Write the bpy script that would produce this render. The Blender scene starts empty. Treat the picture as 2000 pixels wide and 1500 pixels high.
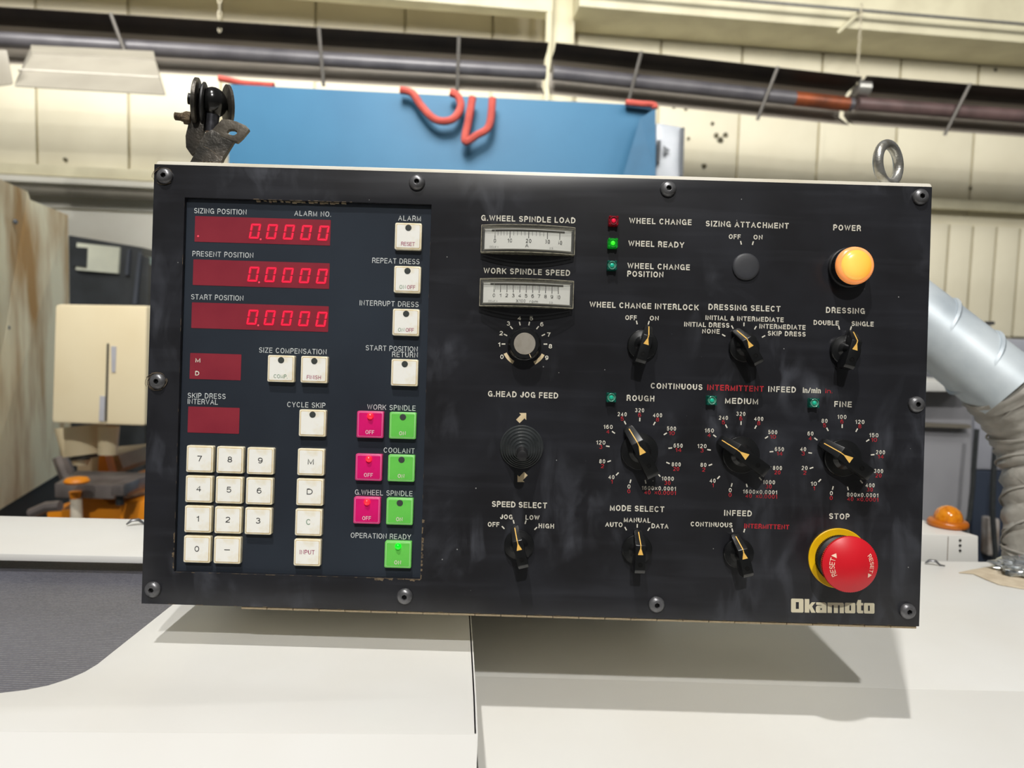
import bpy, bmesh, math, random
from mathutils import Vector, Matrix
random.seed(4)
sc = bpy.context.scene
COL = sc.collection
rad = math.radians
# ------------------------------------------------------------------ camera
F_PX = 1400.0
DIST = 0.525                      # camera to the face of the panel, metres
S = DIST / F_PX                   # one photo pixel on the panel, metres
PITCH, ROLL = rad(4.0), rad(1.68)
CAM = Vector((0, 0, 1.45))
R0 = Vector((1, 0, 0)); U0 = Vector((0, math.sin(PITCH), math.cos(PITCH))); F0 = Vector((0, math.cos(PITCH), -math.sin(PITCH)))
Rc = R0 * math.cos(ROLL) + U0 * math.sin(ROLL)
Uc = -R0 * math.sin(ROLL) + U0 * math.cos(ROLL)
cd = bpy.data.cameras.new('camera'); cam = bpy.data.objects.new('camera', cd); COL.objects.link(cam)
mw = Matrix.Identity(4)
for i in range(3):
    mw[i][0] = Rc[i]; mw[i][1] = Uc[i]; mw[i][2] = -F0[i]; mw[i][3] = CAM[i]
cam.matrix_world = mw
cd.sensor_width = 36.0; cd.lens = F_PX * 36.0 / 2000.0
cd.clip_start = 0.02; cd.clip_end = 60
cd.dof.use_dof = True; cd.dof.focus_distance = DIST; cd.dof.aperture_fstop = 8.5
sc.camera = cam
# ------------------------------------------------------------------ colour management, world, lamps of the hall, added wall fill
sc.view_settings.view_transform = 'Standard'; sc.view_settings.look = 'None'
sc.view_settings.exposure = 0.0; sc.view_settings.gamma = 1.0; sc.view_settings.use_curve_mapping = False
w = bpy.data.worlds.new('hall_air'); sc.world = w; w.use_nodes = True
_bg = w.node_tree.nodes['Background']; _bg.inputs[1].default_value = 1.0
_tc = w.node_tree.nodes.new('ShaderNodeTexCoord'); _sx = w.node_tree.nodes.new('ShaderNodeSeparateXYZ'); _mr = w.node_tree.nodes.new('ShaderNodeMapRange')
_mr.inputs[1].default_value = -0.35; _mr.inputs[2].default_value = 0.9      # dim floor, pale ceiling
_mx = w.node_tree.nodes.new('ShaderNodeMix'); _mx.data_type = 'RGBA'
_mx.inputs[6].default_value = (0.024, 0.024, 0.023, 1); _mx.inputs[7].default_value = (0.16, 0.159, 0.155, 1)
w.node_tree.links.new(_tc.outputs['Generated'], _sx.inputs[0]); w.node_tree.links.new(_sx.outputs[2], _mr.inputs[0])
w.node_tree.links.new(_mr.outputs[0], _mx.inputs[0]); w.node_tree.links.new(_mx.outputs[2], _bg.inputs[0])

def lamp(loc, aim, power, size, spread=180, col=(1, 0.975, 0.935)):
    ld = bpy.data.lights.new('bay_or_fill_lamp', 'AREA'); ld.shape = 'DISK'; ld.size = size
    ld.energy = power; ld.color = col; ld.spread = rad(spread)
    o = bpy.data.objects.new('bay_or_fill_lamp', ld); COL.objects.link(o)
    o.location = loc
    o.rotation_euler = (Vector(aim) - Vector(loc)).to_track_quat('-Z', 'Y').to_euler()
    return o
TGT = (0.0, 0.55, 1.25)
lamp((-0.50, -0.95, 5.2), TGT, 112, 0.13)
lamp((0.25, -3.3, 5.2), TGT, 164, 0.16)
for _x, _p in ((-0.5, 142), (1.8, 44), (4.6, 84)):  # added wide fill lamps that wash the back wall
    lamp((_x, 0.9, 4.7), (_x - 0.6, 6.5, 3.5), _p, 1.6, 130)
lamp((-3.4, 2.4, 4.9), (-2.6, 6.0, 2.4), 60, 1.2, 120)  # added fill lamp to brighten the lower left wall

# ------------------------------------------------------------------ pixel helpers
ca, sa = math.cos(ROLL), math.sin(ROLL)
def un(x, y):
    dx, dy = x - 1000.0, 750.0 - y
    return dx * ca - dy * sa, dx * sa + dy * ca
def ray(x, y):
    a, b = un(x, y)
    return F0 + R0 * (a / F_PX) + U0 * (b / F_PX)
def G(x, y, d):
    return CAM + ray(x, y) * d
def onplane(x, y, p, n):
    r = ray(x, y)
    return CAM + r * ((p - CAM).dot(n) / r.dot(n))
def ground(x, y, H):
    return onplane(x, y, CAM - Vector((0, 0, H)), Vector((0, 0, 1)))
# panel frame: origin on the optical axis, X right, Y up, Z out of the panel, in photo pixels times S
PANEL = Matrix.Identity(4)
_c = CAM + F0 * DIST
for i in range(3):
    PANEL[i][0] = R0[i]; PANEL[i][1] = U0[i]; PANEL[i][2] = -F0[i]; PANEL[i][3] = _c[i]
def P(x, y, h=0.0):
    a, b = un(x, y); k = 1 - h / F_PX
    return Vector((a * k, b * k, h))

# ------------------------------------------------------------------ materials
def lin(c):
    c = c / 255.0
    return c / 12.92 if c <= 0.04045 else ((c + 0.055) / 1.055) ** 2.4
def L3(c): return (lin(c[0]), lin(c[1]), lin(c[2]), 1)
_m = {}
def mat(name, col, rough=0.5, metal=0.0, col2=None, vscale=8.0, vlo=0.4, vhi=0.7, stretch=(1, 1, 1), detail=4,
        bump=0.0, bscale=60.0, emis=None, estr=0.0, spec=0.5, coat=0.0):
    if name in _m: return _m[name]
    m = bpy.data.materials.new(name); m.use_nodes = True; _m[name] = m
    nt = m.node_tree; N = nt.nodes; Lk = nt.links; b = N['Principled BSDF']
    b.inputs['Roughness'].default_value = rough; b.inputs['Metallic'].default_value = metal
    b.inputs['Specular IOR Level'].default_value = spec
    b.inputs['Coat Weight'].default_value = coat
    if col2 is None: col2 = tuple(max(0, v * 0.93) for v in col)
    tc = N.new('ShaderNodeTexCoord'); mp = N.new('ShaderNodeMapping'); mp.inputs['Scale'].default_value = stretch
    Lk.new(tc.outputs['Object'], mp.inputs['Vector'])
    nz = N.new('ShaderNodeTexNoise'); nz.inputs['Scale'].default_value = vscale; nz.inputs['Detail'].default_value = detail
    Lk.new(mp.outputs[0], nz.inputs['Vector'])
    mr = N.new('ShaderNodeMapRange'); mr.inputs[1].default_value = vlo; mr.inputs[2].default_value = vhi
    Lk.new(nz.outputs[0], mr.inputs[0])
    mx = N.new('ShaderNodeMix'); mx.data_type = 'RGBA'
    mx.inputs[6].default_value = L3(col); mx.inputs[7].default_value = L3(col2)
    Lk.new(mr.outputs[0], mx.inputs[0]); Lk.new(mx.outputs[2], b.inputs['Base Color'])
    if bump:
        n2 = N.new('ShaderNodeTexNoise'); n2.inputs['Scale'].default_value = bscale; n2.inputs['Detail'].default_value = 3
        Lk.new(tc.outputs['Object'], n2.inputs['Vector'])
        bp = N.new('ShaderNodeBump'); bp.inputs['Strength'].default_value = bump; bp.inputs['Distance'].default_value = 0.002
        Lk.new(n2.outputs[0], bp.inputs['Height']); Lk.new(bp.outputs[0], b.inputs['Normal'])
    if emis:
        b.inputs['Emission Color'].default_value = L3(emis); b.inputs['Emission Strength'].default_value = estr
    return m

def black_plate():
    m = mat('black_painted_plate', (29, 29, 32), 0.36, col2=(40, 41, 46), vscale=14, stretch=(1, 1, 1))
    nt = m.node_tree; N = nt.nodes; Lk = nt.links; b = N['Principled BSDF']
    tc = N['Texture Coordinate']
    def noise(scale, st, det=5, dist=0.0):
        mp = N.new('ShaderNodeMapping'); mp.inputs['Scale'].default_value = st
        Lk.new(tc.outputs['Object'], mp.inputs['Vector'])
        n = N.new('ShaderNodeTexNoise'); n.inputs['Scale'].default_value = scale; n.inputs['Detail'].default_value = det
        n.inputs['Distortion'].default_value = dist
        Lk.new(mp.outputs[0], n.inputs['Vector']); return n
    def ramp(src, a, c, lo=0.0, hi=1.0):
        r = N.new('ShaderNodeMapRange'); r.inputs[1].default_value = a; r.inputs[2].default_value = c
        r.inputs[3].default_value = lo; r.inputs[4].default_value = hi
        Lk.new(src, r.inputs[0]); return r.outputs[0]
    # greasy smears (paler, drier film) and dust specks
    smear = ramp(noise(9, (1, 1, 1), 8, 1.2).outputs[0], 0.50, 0.78)
    fine = ramp(noise(55, (1.0, 0.35, 1), 6, 0.8).outputs[0], 0.45, 0.75)
    horiz = ramp(noise(30, (0.25, 3.0, 1), 5, 0.3).outputs[0], 0.5, 0.8)
    mul = N.new('ShaderNodeMath'); mul.operation = 'MULTIPLY'; Lk.new(smear, mul.inputs[0]); Lk.new(fine, mul.inputs[1])
    add = N.new('ShaderNodeMath'); add.operation = 'MULTIPLY_ADD'; Lk.new(horiz, add.inputs[0]); add.inputs[1].default_value = 0.10; Lk.new(mul.outputs[0], add.inputs[2])
    vo = N.new('ShaderNodeTexVoronoi'); vo.inputs['Scale'].default_value = 85
    Lk.new(tc.outputs['Object'], vo.inputs['Vector'])
    sp = ramp(vo.outputs['Distance'], 0.045, 0.03)
    sep = N.new('ShaderNodeSeparateColor'); Lk.new(vo.outputs['Color'], sep.inputs[0])
    gate = ramp(sep.outputs[0], 0.66, 0.68)
    spk = N.new('ShaderNodeMath'); spk.operation = 'MULTIPLY'; Lk.new(sp, spk.inputs[0]); Lk.new(gate, spk.inputs[1])
    base = N['Mix'].outputs[2]
    m1 = N.new('ShaderNodeMix'); m1.data_type = 'RGBA'; Lk.new(add.outputs[0], m1.inputs[0]); Lk.new(base, m1.inputs[6]); m1.inputs[7].default_value = L3((92, 95, 104))
    m2 = N.new('ShaderNodeMix'); m2.data_type = 'RGBA'; Lk.new(spk.outputs[0], m2.inputs[0]); Lk.new(m1.outputs[2], m2.inputs[6]); m2.inputs[7].default_value = L3((150, 150, 148))
    Lk.new(m2.outputs[2], b.inputs['Base Color'])
    Lk.new(ramp(add.outputs[0], 0, 1, 0.30, 0.6), b.inputs['Roughness'])
    return m
M_PLATE = black_plate()
M_OVER = mat('dark_blue_grey_overlay_film', (42, 47, 55), 0.22, col2=(50, 57, 66), vscale=7, bump=0.02)
M_CREAM = mat('cream_machine_paint', (226, 226, 223), 0.38, col2=(220, 218, 212), vscale=5, vlo=0.35, vhi=0.75, bump=0.03, bscale=25)
M_RIM = mat('aged_cream_enclosure_paint', (238, 233, 218), 0.35, col2=(226, 218, 196), vscale=20)
M_BRASS = mat('tarnished_hinge_metal', (190, 172, 140), 0.45, 0.3, col2=(120, 100, 76), vscale=70)
M_KEYW = mat('ivory_key_plastic', (246, 245, 238), 0.35, col2=(236, 228, 204), vscale=120, vlo=0.5, vhi=0.8)
M_KEYB = mat('yellowed_key_groove', (206, 178, 118), 0.5, col2=(186, 156, 98), vscale=110)
M_KEYWF = mat('ivory_key_frame_plastic', (240, 234, 212), 0.4, col2=(228, 214, 176), vscale=110)
M_KEYP = mat('magenta_key_plastic', (220, 18, 112), 0.35, col2=(205, 14, 100), vscale=60)
M_KEYPF = mat('magenta_key_frame_plastic', (214, 60, 124), 0.4)
M_KEYG = mat('green_key_plastic', (106, 204, 84), 0.35, col2=(96, 194, 76), vscale=60)
M_KEYGF = mat('green_key_frame_plastic', (118, 208, 98), 0.4)
M_WIN = mat('red_display_filter', (142, 48, 60), 0.25, col2=(128, 40, 54), vscale=20)
M_SEG = mat('lit_red_segment', (255, 20, 60), 0.5, emis=(255, 22, 62), estr=0.95)
M_SEGH = mat('red_segment_glow', (180, 14, 44), 0.5, emis=(205, 6, 44), estr=0.38)  # glow round the lit segments, put in as emissive colour
M_TXT = mat('white_printed_ink', (228, 224, 210), 0.6, col2=(208, 202, 184), vscale=300)
M_TXTL = mat('pale_printed_ink', (212, 216, 216), 0.6)
M_TXTR = mat('red_printed_ink', (196, 36, 48), 0.6, col2=(168, 30, 40), vscale=300)
M_TXTK = mat('dark_printed_ink', (40, 40, 42), 0.6)
M_TXTM = mat('mauve_printed_ink', (168, 76, 110), 0.6)
M_TXTG = mat('grey_green_printed_ink', (132, 158, 134), 0.6)
M_TXTW = mat('pink_white_printed_ink', (240, 214, 216), 0.6)
M_TAN = mat('faded_tan_ink', (222, 202, 164), 0.6, col2=(206, 184, 142), vscale=120)
M_BLK = mat('glossy_black_bakelite', (15, 16, 17), 0.32, col2=(22, 23, 25), vscale=50, coat=0.15)
M_BLK2 = mat('matt_black_plastic', (26, 26, 28), 0.5, col2=(38, 38, 40), vscale=60)
M_RUB = mat('black_rubber', (44, 47, 48), 0.34, col2=(58, 61, 62), vscale=90, bump=0.06, bscale=400)
M_PTR = mat('yellow_pointer_enamel', (242, 196, 104), 0.5, col2=(236, 184, 86), vscale=200)
M_STEEL = mat('dark_steel_screw', (118, 118, 120), 0.36, 0.6, col2=(84, 84, 86), vscale=120)
M_HOLE = mat('screw_socket_shadow_steel', (16, 16, 17), 0.5, 0.3)
M_ZINC = mat('galvanized_steel', (186, 186, 182), 0.34, 0.75, col2=(150, 146, 134), vscale=120, bump=0.15, bscale=500)
M_CAP = mat('spun_aluminium', (222, 214, 200), 0.28, 0.7, col2=(206, 196, 178), vscale=160)
M_IRON = mat('greasy_dark_iron', (62, 60, 56), 0.42, 0.6, col2=(92, 86, 78), vscale=55, bump=0.3, bscale=260)
M_RUST = mat('rusty_thread', (104, 88, 66), 0.7, 0.3, col2=(58, 46, 36), vscale=300, bump=0.5, bscale=700)
M_PLUG = mat('grey_black_plug', (52, 53, 57), 0.5, col2=(60, 61, 66), vscale=30)
M_WEAR = mat('bare_brown_plate_edge', (112, 96, 74), 0.7, col2=(58, 50, 42), vscale=200)
M_FLUFF = mat('grey_lint', (112, 100, 84), 0.9, col2=(70, 60, 48), vscale=400)
M_RED = mat('red_mushroom_plastic', (214, 26, 40), 0.36, col2=(206, 24, 38), vscale=20)
M_YEL = mat('yellow_ring_plastic', (238, 190, 8), 0.4, col2=(226, 174, 10), vscale=60)
M_SCALE = mat('white_meter_scale', (252, 252, 253), 0.5)
def glass(name, tint, alpha, rough=0.05):
    m = bpy.data.materials.new(name); m.use_nodes = True; N = m.node_tree.nodes; Lk = m.node_tree.links
    b = N['Principled BSDF']; b.inputs['Base Color'].default_value = L3(tint); b.inputs['Roughness'].default_value = rough
    t = N.new('ShaderNodeBsdfTransparent'); t.inputs[0].default_value = (0.97, 0.97, 0.95, 1)
    mx = N.new('ShaderNodeMixShader'); lw = N.new('ShaderNodeLayerWeight'); lw.inputs[0].default_value = 0.2
    nz = N.new('ShaderNodeTexNoise'); nz.inputs['Scale'].default_value = 60
    mr = N.new('ShaderNodeMapRange'); mr.inputs[3].default_value = alpha; mr.inputs[4].default_value = 0.95
    ad = N.new('ShaderNodeMath'); ad.operation = 'MULTIPLY_ADD'; ad.inputs[1].default_value = 0.015
    Lk.new(nz.outputs[0], ad.inputs[0]); Lk.new(lw.outputs['Facing'], ad.inputs[2])
    Lk.new(ad.outputs[0], mr.inputs[0]); Lk.new(mr.outputs[0], mx.inputs[0])
    Lk.new(t.outputs[0], mx.inputs[1]); Lk.new(b.outputs[0], mx.inputs[2]); Lk.new(mx.outputs[0], N['Material Output'].inputs[0])
    return m
M_LENS = glass('clear_acrylic', (226, 226, 220), 0.0)
M_EDGE = glass('smoky_acrylic_edge', (150, 146, 130), 0.06, 0.1)
def lampmat(name, c, e, st):
    return mat(name, c, 0.15, col2=tuple(v * 0.7 for v in c), vscale=300, emis=e, estr=st, coat=0.4)
M_LR = lampmat('red_lens', (126, 8, 26), (150, 0, 20), 0.12); M_LR2 = lampmat('red_lens_core', (230, 30, 70), (255, 20, 60), 0.35)
M_LG = lampmat('lit_green_lens', (10, 120, 30), (0, 150, 30), 0.35); M_LG2 = lampmat('lit_green_lens_core', (60, 255, 50), (50, 255, 30), 1.0)
M_LT = lampmat('teal_lens', (0, 78, 66), (0, 90, 70), 0.10); M_LT2 = lampmat('teal_lens_core', (20, 160, 130), (10, 170, 130), 0.3)  # weak emission put into the unlit teal lenses

# ------------------------------------------------------------------ mesh helpers
class MB:
    def __init__(s): s.v = []; s.f = []
    def add(s, vs, fs):
        o = len(s.v); s.v += [tuple(p) for p in vs]; s.f += [tuple(i + o for i in f) for f in fs]; return s
    def box(s, x0, y0, z0, x1, y1, z1):
        return s.add([(x0, y0, z0), (x1, y0, z0), (x1, y1, z0), (x0, y1, z0), (x0, y0, z1), (x1, y0, z1), (x1, y1, z1), (x0, y1, z1)],
                     [(0, 3, 2, 1), (4, 5, 6, 7), (0, 1, 5, 4), (1, 2, 6, 5), (2, 3, 7, 6), (3, 0, 4, 7)])
    def prism(s, poly, z0, z1, poly2=None):
        n = len(poly); q = poly2 or poly
        return s.add([(x, y, z0) for x, y in poly] + [(x, y, z1) for x, y in q],
                     [tuple(reversed(range(n))), tuple(range(n, 2 * n))] + [(i, (i + 1) % n, n + (i + 1) % n, n + i) for i in range(n)])
    def lathe(s, prof, n=32, cx=0, cy=0, close=True):
        vs = []; fs = []; m = len(prof)
        for r, z in prof:
            for k in range(n):
                a = 2 * math.pi * k / n; vs.append((cx + r * math.cos(a), cy + r * math.sin(a), z))
        for j in range(m - 1):
            for k in range(n):
                k2 = (k + 1) % n; fs.append((j * n + k, j * n + k2, (j + 1) * n + k2, (j + 1) * n + k))
        if close:
            fs.append(tuple(reversed(range(n)))); fs.append(tuple((m - 1) * n + k for k in range(n)))
        return s.add(vs, fs)
    def tube(s, pts, r, n=10, flat=None, closed=False):
        pts = [Vector(p) for p in pts]; m = len(pts); vs = []; fs = []; up = None
        for i, p in enumerate(pts):
            a = pts[i - 1] if (i > 0 or closed) else p; b = pts[(i + 1) % m] if (i < m - 1 or closed) else p
            t = (b - a).normalized()
            if up is None: up = Vector((0, 0, 1)) if abs(t.z) < 0.9 else Vector((1, 0, 0))
            x = t.cross(up).normalized(); y = x.cross(t).normalized(); up = y
            rr = r[i] if isinstance(r, (list, tuple)) else r
            for k in range(n):
                an = 2 * math.pi * k / n
                vs.append(p + x * (rr * math.cos(an)) + y * (rr * math.sin(an) * (flat or 1)))
        for j in range(m if closed else m - 1):
            for k in range(n):
                j2 = (j + 1) % m; k2 = (k + 1) % n; fs.append((j * n + k, j * n + k2, j2 * n + k2, j2 * n + k))
        if not closed:
            fs.append(tuple(reversed(range(n)))); fs.append(tuple((m - 1) * n + k for k in range(n)))
        return s.add(vs, fs)
    def hexa(s, p):     # eight world points: near quad 0-3, far quad 4-7
        return s.add(p, [(0, 1, 2, 3), (7, 6, 5, 4), (0, 4, 5, 1), (1, 5, 6, 2), (2, 6, 7, 3), (3, 7, 4, 0)])
    def scaled(s, k): s.v = [(x * k, y * k, z * k) for x, y, z in s.v]; return s
    def xf(s, mt): s.v = [tuple(mt @ Vector(p)) for p in s.v]; return s
    def mesh(s, name, m, bev=0.0, smooth=35):
        me = bpy.data.meshes.new(name); me.from_pydata(s.v, [], s.f); me.update()
        bm = bmesh.new(); bm.from_mesh(me)
        bmesh.ops.recalc_face_normals(bm, faces=bm.faces)
        if bev:
            es = [e for e in bm.edges if len(e.link_faces) == 2 and e.calc_face_angle(0) > rad(28)]
            bmesh.ops.bevel(bm, geom=es, offset=bev, segments=2, profile=0.6, affect='EDGES', clamp_overlap=True)
        bm.to_mesh(me); bm.free()
        if smooth:
            me.shade_smooth(); me.set_sharp_from_angle(angle=rad(smooth))
        if m: me.materials.append(m)
        return me
def rrect(w_, h_, r, n=5):
    out = []
    for cx, cy, a0 in ((w_ / 2 - r, h_ / 2 - r, 0), (-w_ / 2 + r, h_ / 2 - r, 90), (-w_ / 2 + r, -h_ / 2 + r, 180), (w_ / 2 - r, -h_ / 2 + r, 270)):
        for k in range(n): 
            a = rad(a0 + 90 * k / (n - 1)); out.append((cx + r * math.cos(a), cy + r * math.sin(a)))
    return out
def link(name, me, parent=None, loc=(0, 0, 0), rotz=0.0, label=None, kind=None):
    o = bpy.data.objects.new(name, me); COL.objects.link(o)
    if parent: o.parent = parent
    o.location = loc
    if rotz: o.rotation_euler = (0, 0, rotz)
    if label: o['label'] = label
    if kind: o['kind'] = kind
    return o
def empty(name, loc, label, cat, group=None, rot=None):
    o = bpy.data.objects.new(name, None); COL.objects.link(o); o.location = loc; o.empty_display_size = 0.02
    if rot: o.rotation_euler = rot
    o['label'] = label; o['category'] = cat
    if group: o['group'] = group
    return o
def tag(o, label, cat, group=None):
    o['label'] = label; o['category'] = cat
    if group: o['group'] = group
    return o
def wpart(name, mb, m, parent, bev=0.0, label=None, kind=None, smooth=35):
    """world-space mesh as part of a thing whose Empty is only translated"""
    off = parent.location if parent else Vector((0, 0, 0))
    pp = parent.parent if parent else None
    while pp: off = off + pp.location; pp = pp.parent
    c = Vector((0, 0, 0))
    for p in mb.v: c += Vector(p)
    c /= len(mb.v)
    mb.v = [tuple(Vector(p) - c) for p in mb.v]
    return link(name, mb.mesh(name, m, bev, smooth), parent, c - off, label=label, kind=kind)

# ================================================================== THE HALL
WALL_YAW = rad(6.5)
wx = Vector((math.cos(WALL_YAW), math.sin(WALL_YAW), 0)); wn = Vector((math.sin(WALL_YAW), -math.cos(WALL_YAW), 0)); wz = Vector((0, 0, 1))
WP = CAM + F0 * 6.2
def W(x, y, off=0.0): return onplane(x, y, WP + wn * off, wn)
def wl(p):                      # world -> wall (s, n, z)
    d = p - Vector((WP.x, WP.y, 0)); return d.dot(wx), d.dot(wn), p.z
def wbox(mb, s0, s1, z0, z1, n0, n1):
    o = Vector((WP.x, WP.y, 0)); c = []
    for n_ in (n1, n0):
        for s_, z_ in ((s0, z0), (s1, z0), (s1, z1), (s0, z1)):
            c.append(o + wx * s_ + wn * n_ + wz * z_)
    return mb.hexa(c)
M_WALL = mat('off_white_wall_paint', (226, 220, 196), 0.7, col2=(212, 205, 180), vscale=1.6, vlo=0.35, vhi=0.7)
M_WALLU = mat('shaded_upper_wall_paint', (222, 214, 192), 0.7, col2=(212, 204, 182), vscale=1.5)  # shade above the heaters put into the colour, slightly darker than the wall
M_WALLW = mat('white_lower_wall_paint', (220, 218, 206), 0.65, col2=(210, 206, 192), vscale=2)
M_STEELP = mat('cream_structural_steel', (214, 208, 178), 0.6, col2=(200, 193, 164), vscale=4)
M_FLOOR = mat('grey_concrete_floor', (120, 118, 112), 0.7, col2=(96, 94, 90), vscale=2, bump=0.2)
floor = link('floor', MB().box(-8, -5, -0.1, 9, 9.5, 0).mesh('floor', M_FLOOR)); floor['kind'] = 'structure'
wb = MB(); wbox(wb, -7.5, 8.5, 0, 6.0, -0.14, -0.035)
wall = link('wall_back', wb.mesh('wall_back', M_WALL)); wall['kind'] = 'structure'
# sheet panels, each its own piece
seams = [-620, -440, -270, -100, 72, 252, 432, 615, 788, 958, 1122, 1286, 1445, 1602, 1755, 1907, 2062, 2220, 2380, 2540]
zU = wl(W(1000, 118))[2]
zG = wl(W(1000, 372))[2]
random.seed(7)
for i in range(len(seams) - 1):
    s0 = wl(W(seams[i], 200))[0]; s1 = wl(W(seams[i + 1], 200))[0]
    for (z0, z1, mm, nn) in ((zU + 0.01, 6.0, M_WALLU if seams[i] < 1100 else M_WALL, 0.0), (zG, zU, M_WALL, 0.0)):
        b = MB(); e = random.uniform(0, 0.006)
        wbox(b, s0 + 0.012, s1 - 0.012, z0, z1, -0.035, nn + e)
        wpart('panel', b, mm, wall, bev=0.004)
# lower boarding: wide white boards on the left, narrow ribbed boards on the right
sL = wl(W(-700, 420))[0]; sM = wl(W(1000, 420))[0]
z = zG - 0.02
k = 0
while z > 0.1:
    b = MB(); wbox(b, sL, sM, z - 0.30, z - 0.008, -0.035, 0.004 + 0.003 * (k % 2)); wpart('board', b, M_WALLW, wall, bev=0.003); z -= 0.308; k += 1
zB = wl(W(1900, 655))[2]
s = sM
sE = wl(W(2500, 500))[0]
while s < sE:
    b = MB(); wbox(b, s + 0.008, s + 0.222, zB, zG - 0.10, -0.035, 0.012); wpart('board', b, M_WALL, wall, bev=0.006); s += 0.236
b = MB(); wbox(b, sM, sE, 0, zB - 0.02, -0.035, 0.0); wpart('board', b, mat('grey_lower_wall', (150, 150, 150), 0.7), wall)
# girts, rails
def rail(name, p0, p1, h_px, n0, n1, m, off=0.0, label=None):
    a = wl(W(p0[0], p0[1], off)); c = wl(W(p1[0], p1[1], off)); d2 = wl(W(p0[0], p0[1] + h_px, off)); hh = a[2] - d2[2]
    zz = (a[2] + c[2]) / 2
    bb = MB(); wbox(bb, a[0], c[0], zz - hh, zz, n0, n1)
    o = link(name, bb.mesh(name, m, 0.004)); o['kind'] = 'structure'; return o
rail('trim_1', (-400, 300), (330, 340), 22, 0.006, 0.10, M_STEELP)
rail('trim_2', (-400, 330), (330, 362), 12, 0.006, 0.16, M_WALLW)
rail('trim_3', (1800, 398), (2300, 408), 20, 0.013, 0.10, M_STEELP)
# grey conduit pipe low on the left wall
a0 = W(-500, 345, 0.12); a1 = W(360, 386, 0.12); zz = (a0.z + a1.z) / 2
o = link('pipe', MB().tube([Vector((a0.x, a0.y, zz)), Vector((a1.x, a1.y, zz))], 0.035, 12).mesh('pipe', mat('grey_conduit', (128, 124, 112), 0.5, 0.3)))
tag(o, 'grey conduit pipe running along the pale wall left of the control panel', 'pipe')
# column and overhead beams
b = MB()
c0 = wl(W(1076, 60, 0.25)); c1 = wl(W(1122, 60, 0.25))
wbox(b, c0[0], c1[0], 0, 6.0, 0.22, 0.24); wbox(b, c0[0], c1[0], 0, 6.0, 0.008, 0.03)
wbox(b, (c0[0] + c1[0]) / 2 - 0.012, (c0[0] + c1[0]) / 2 + 0.012, 0, 6.0, 0.03, 0.22)
tag(link('steel_column', b.mesh('steel_column', M_STEELP, 0.003)), 'cream steel column standing against the wall above the blue cabinet', 'column')
tag(link('pipe', MB().tube([Vector((W(1072, 60, 0.42).x, W(1072, 60, 0.42).y, 0.02)), Vector((W(1072, 60, 0.42).x, W(1072, 60, 0.42).y, 5.9))], 0.028, 10).mesh('pipe', M_STEELP)),
    'thin cream vertical pipe beside the steel column', 'pipe')
# big beam upper right
p0 = wl(W(1132, -18, 0.5)); p1 = wl(W(1132, 12, 0.5))
b = MB(); wbox(b, p0[0], p0[0] + 6.0, p1[2], p1[2] + 0.50, 0.008, 0.50)
tag(link('overhead_beam', b.mesh('overhead_beam', M_STEELP, 0.01)), 'deep cream boxed beam along the top of the wall, right of the column', 'beam')
b = MB(); p1b = wl(W(600, -4, 0.4)); wbox(b, c0[0] - 5.2, c0[0] - 0.02, p1b[2] + 0.02, p1b[2] + 0.3, 0.3, 0.45)
tag(link('overhead_beam', b.mesh('overhead_beam', M_STEELP, 0.01)), 'narrow cream overhead beam left of the column at the top edge', 'beam')
q = [W(x_, y_, 0.62) for x_, y_ in ((1150, 2), (1400, 12), (1700, 42), (2200, 92))]
zq = q[1].z
tag(link('conduit', MB().tube([Vector((p.x, p.y, zq + 0.06)) for p in q], 0.013, 8).mesh('conduit', M_ZINC)), 'thin grey conduit along the face of the boxed beam', 'conduit')
# stains on the wall: dark chips
random.seed(3)

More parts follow.
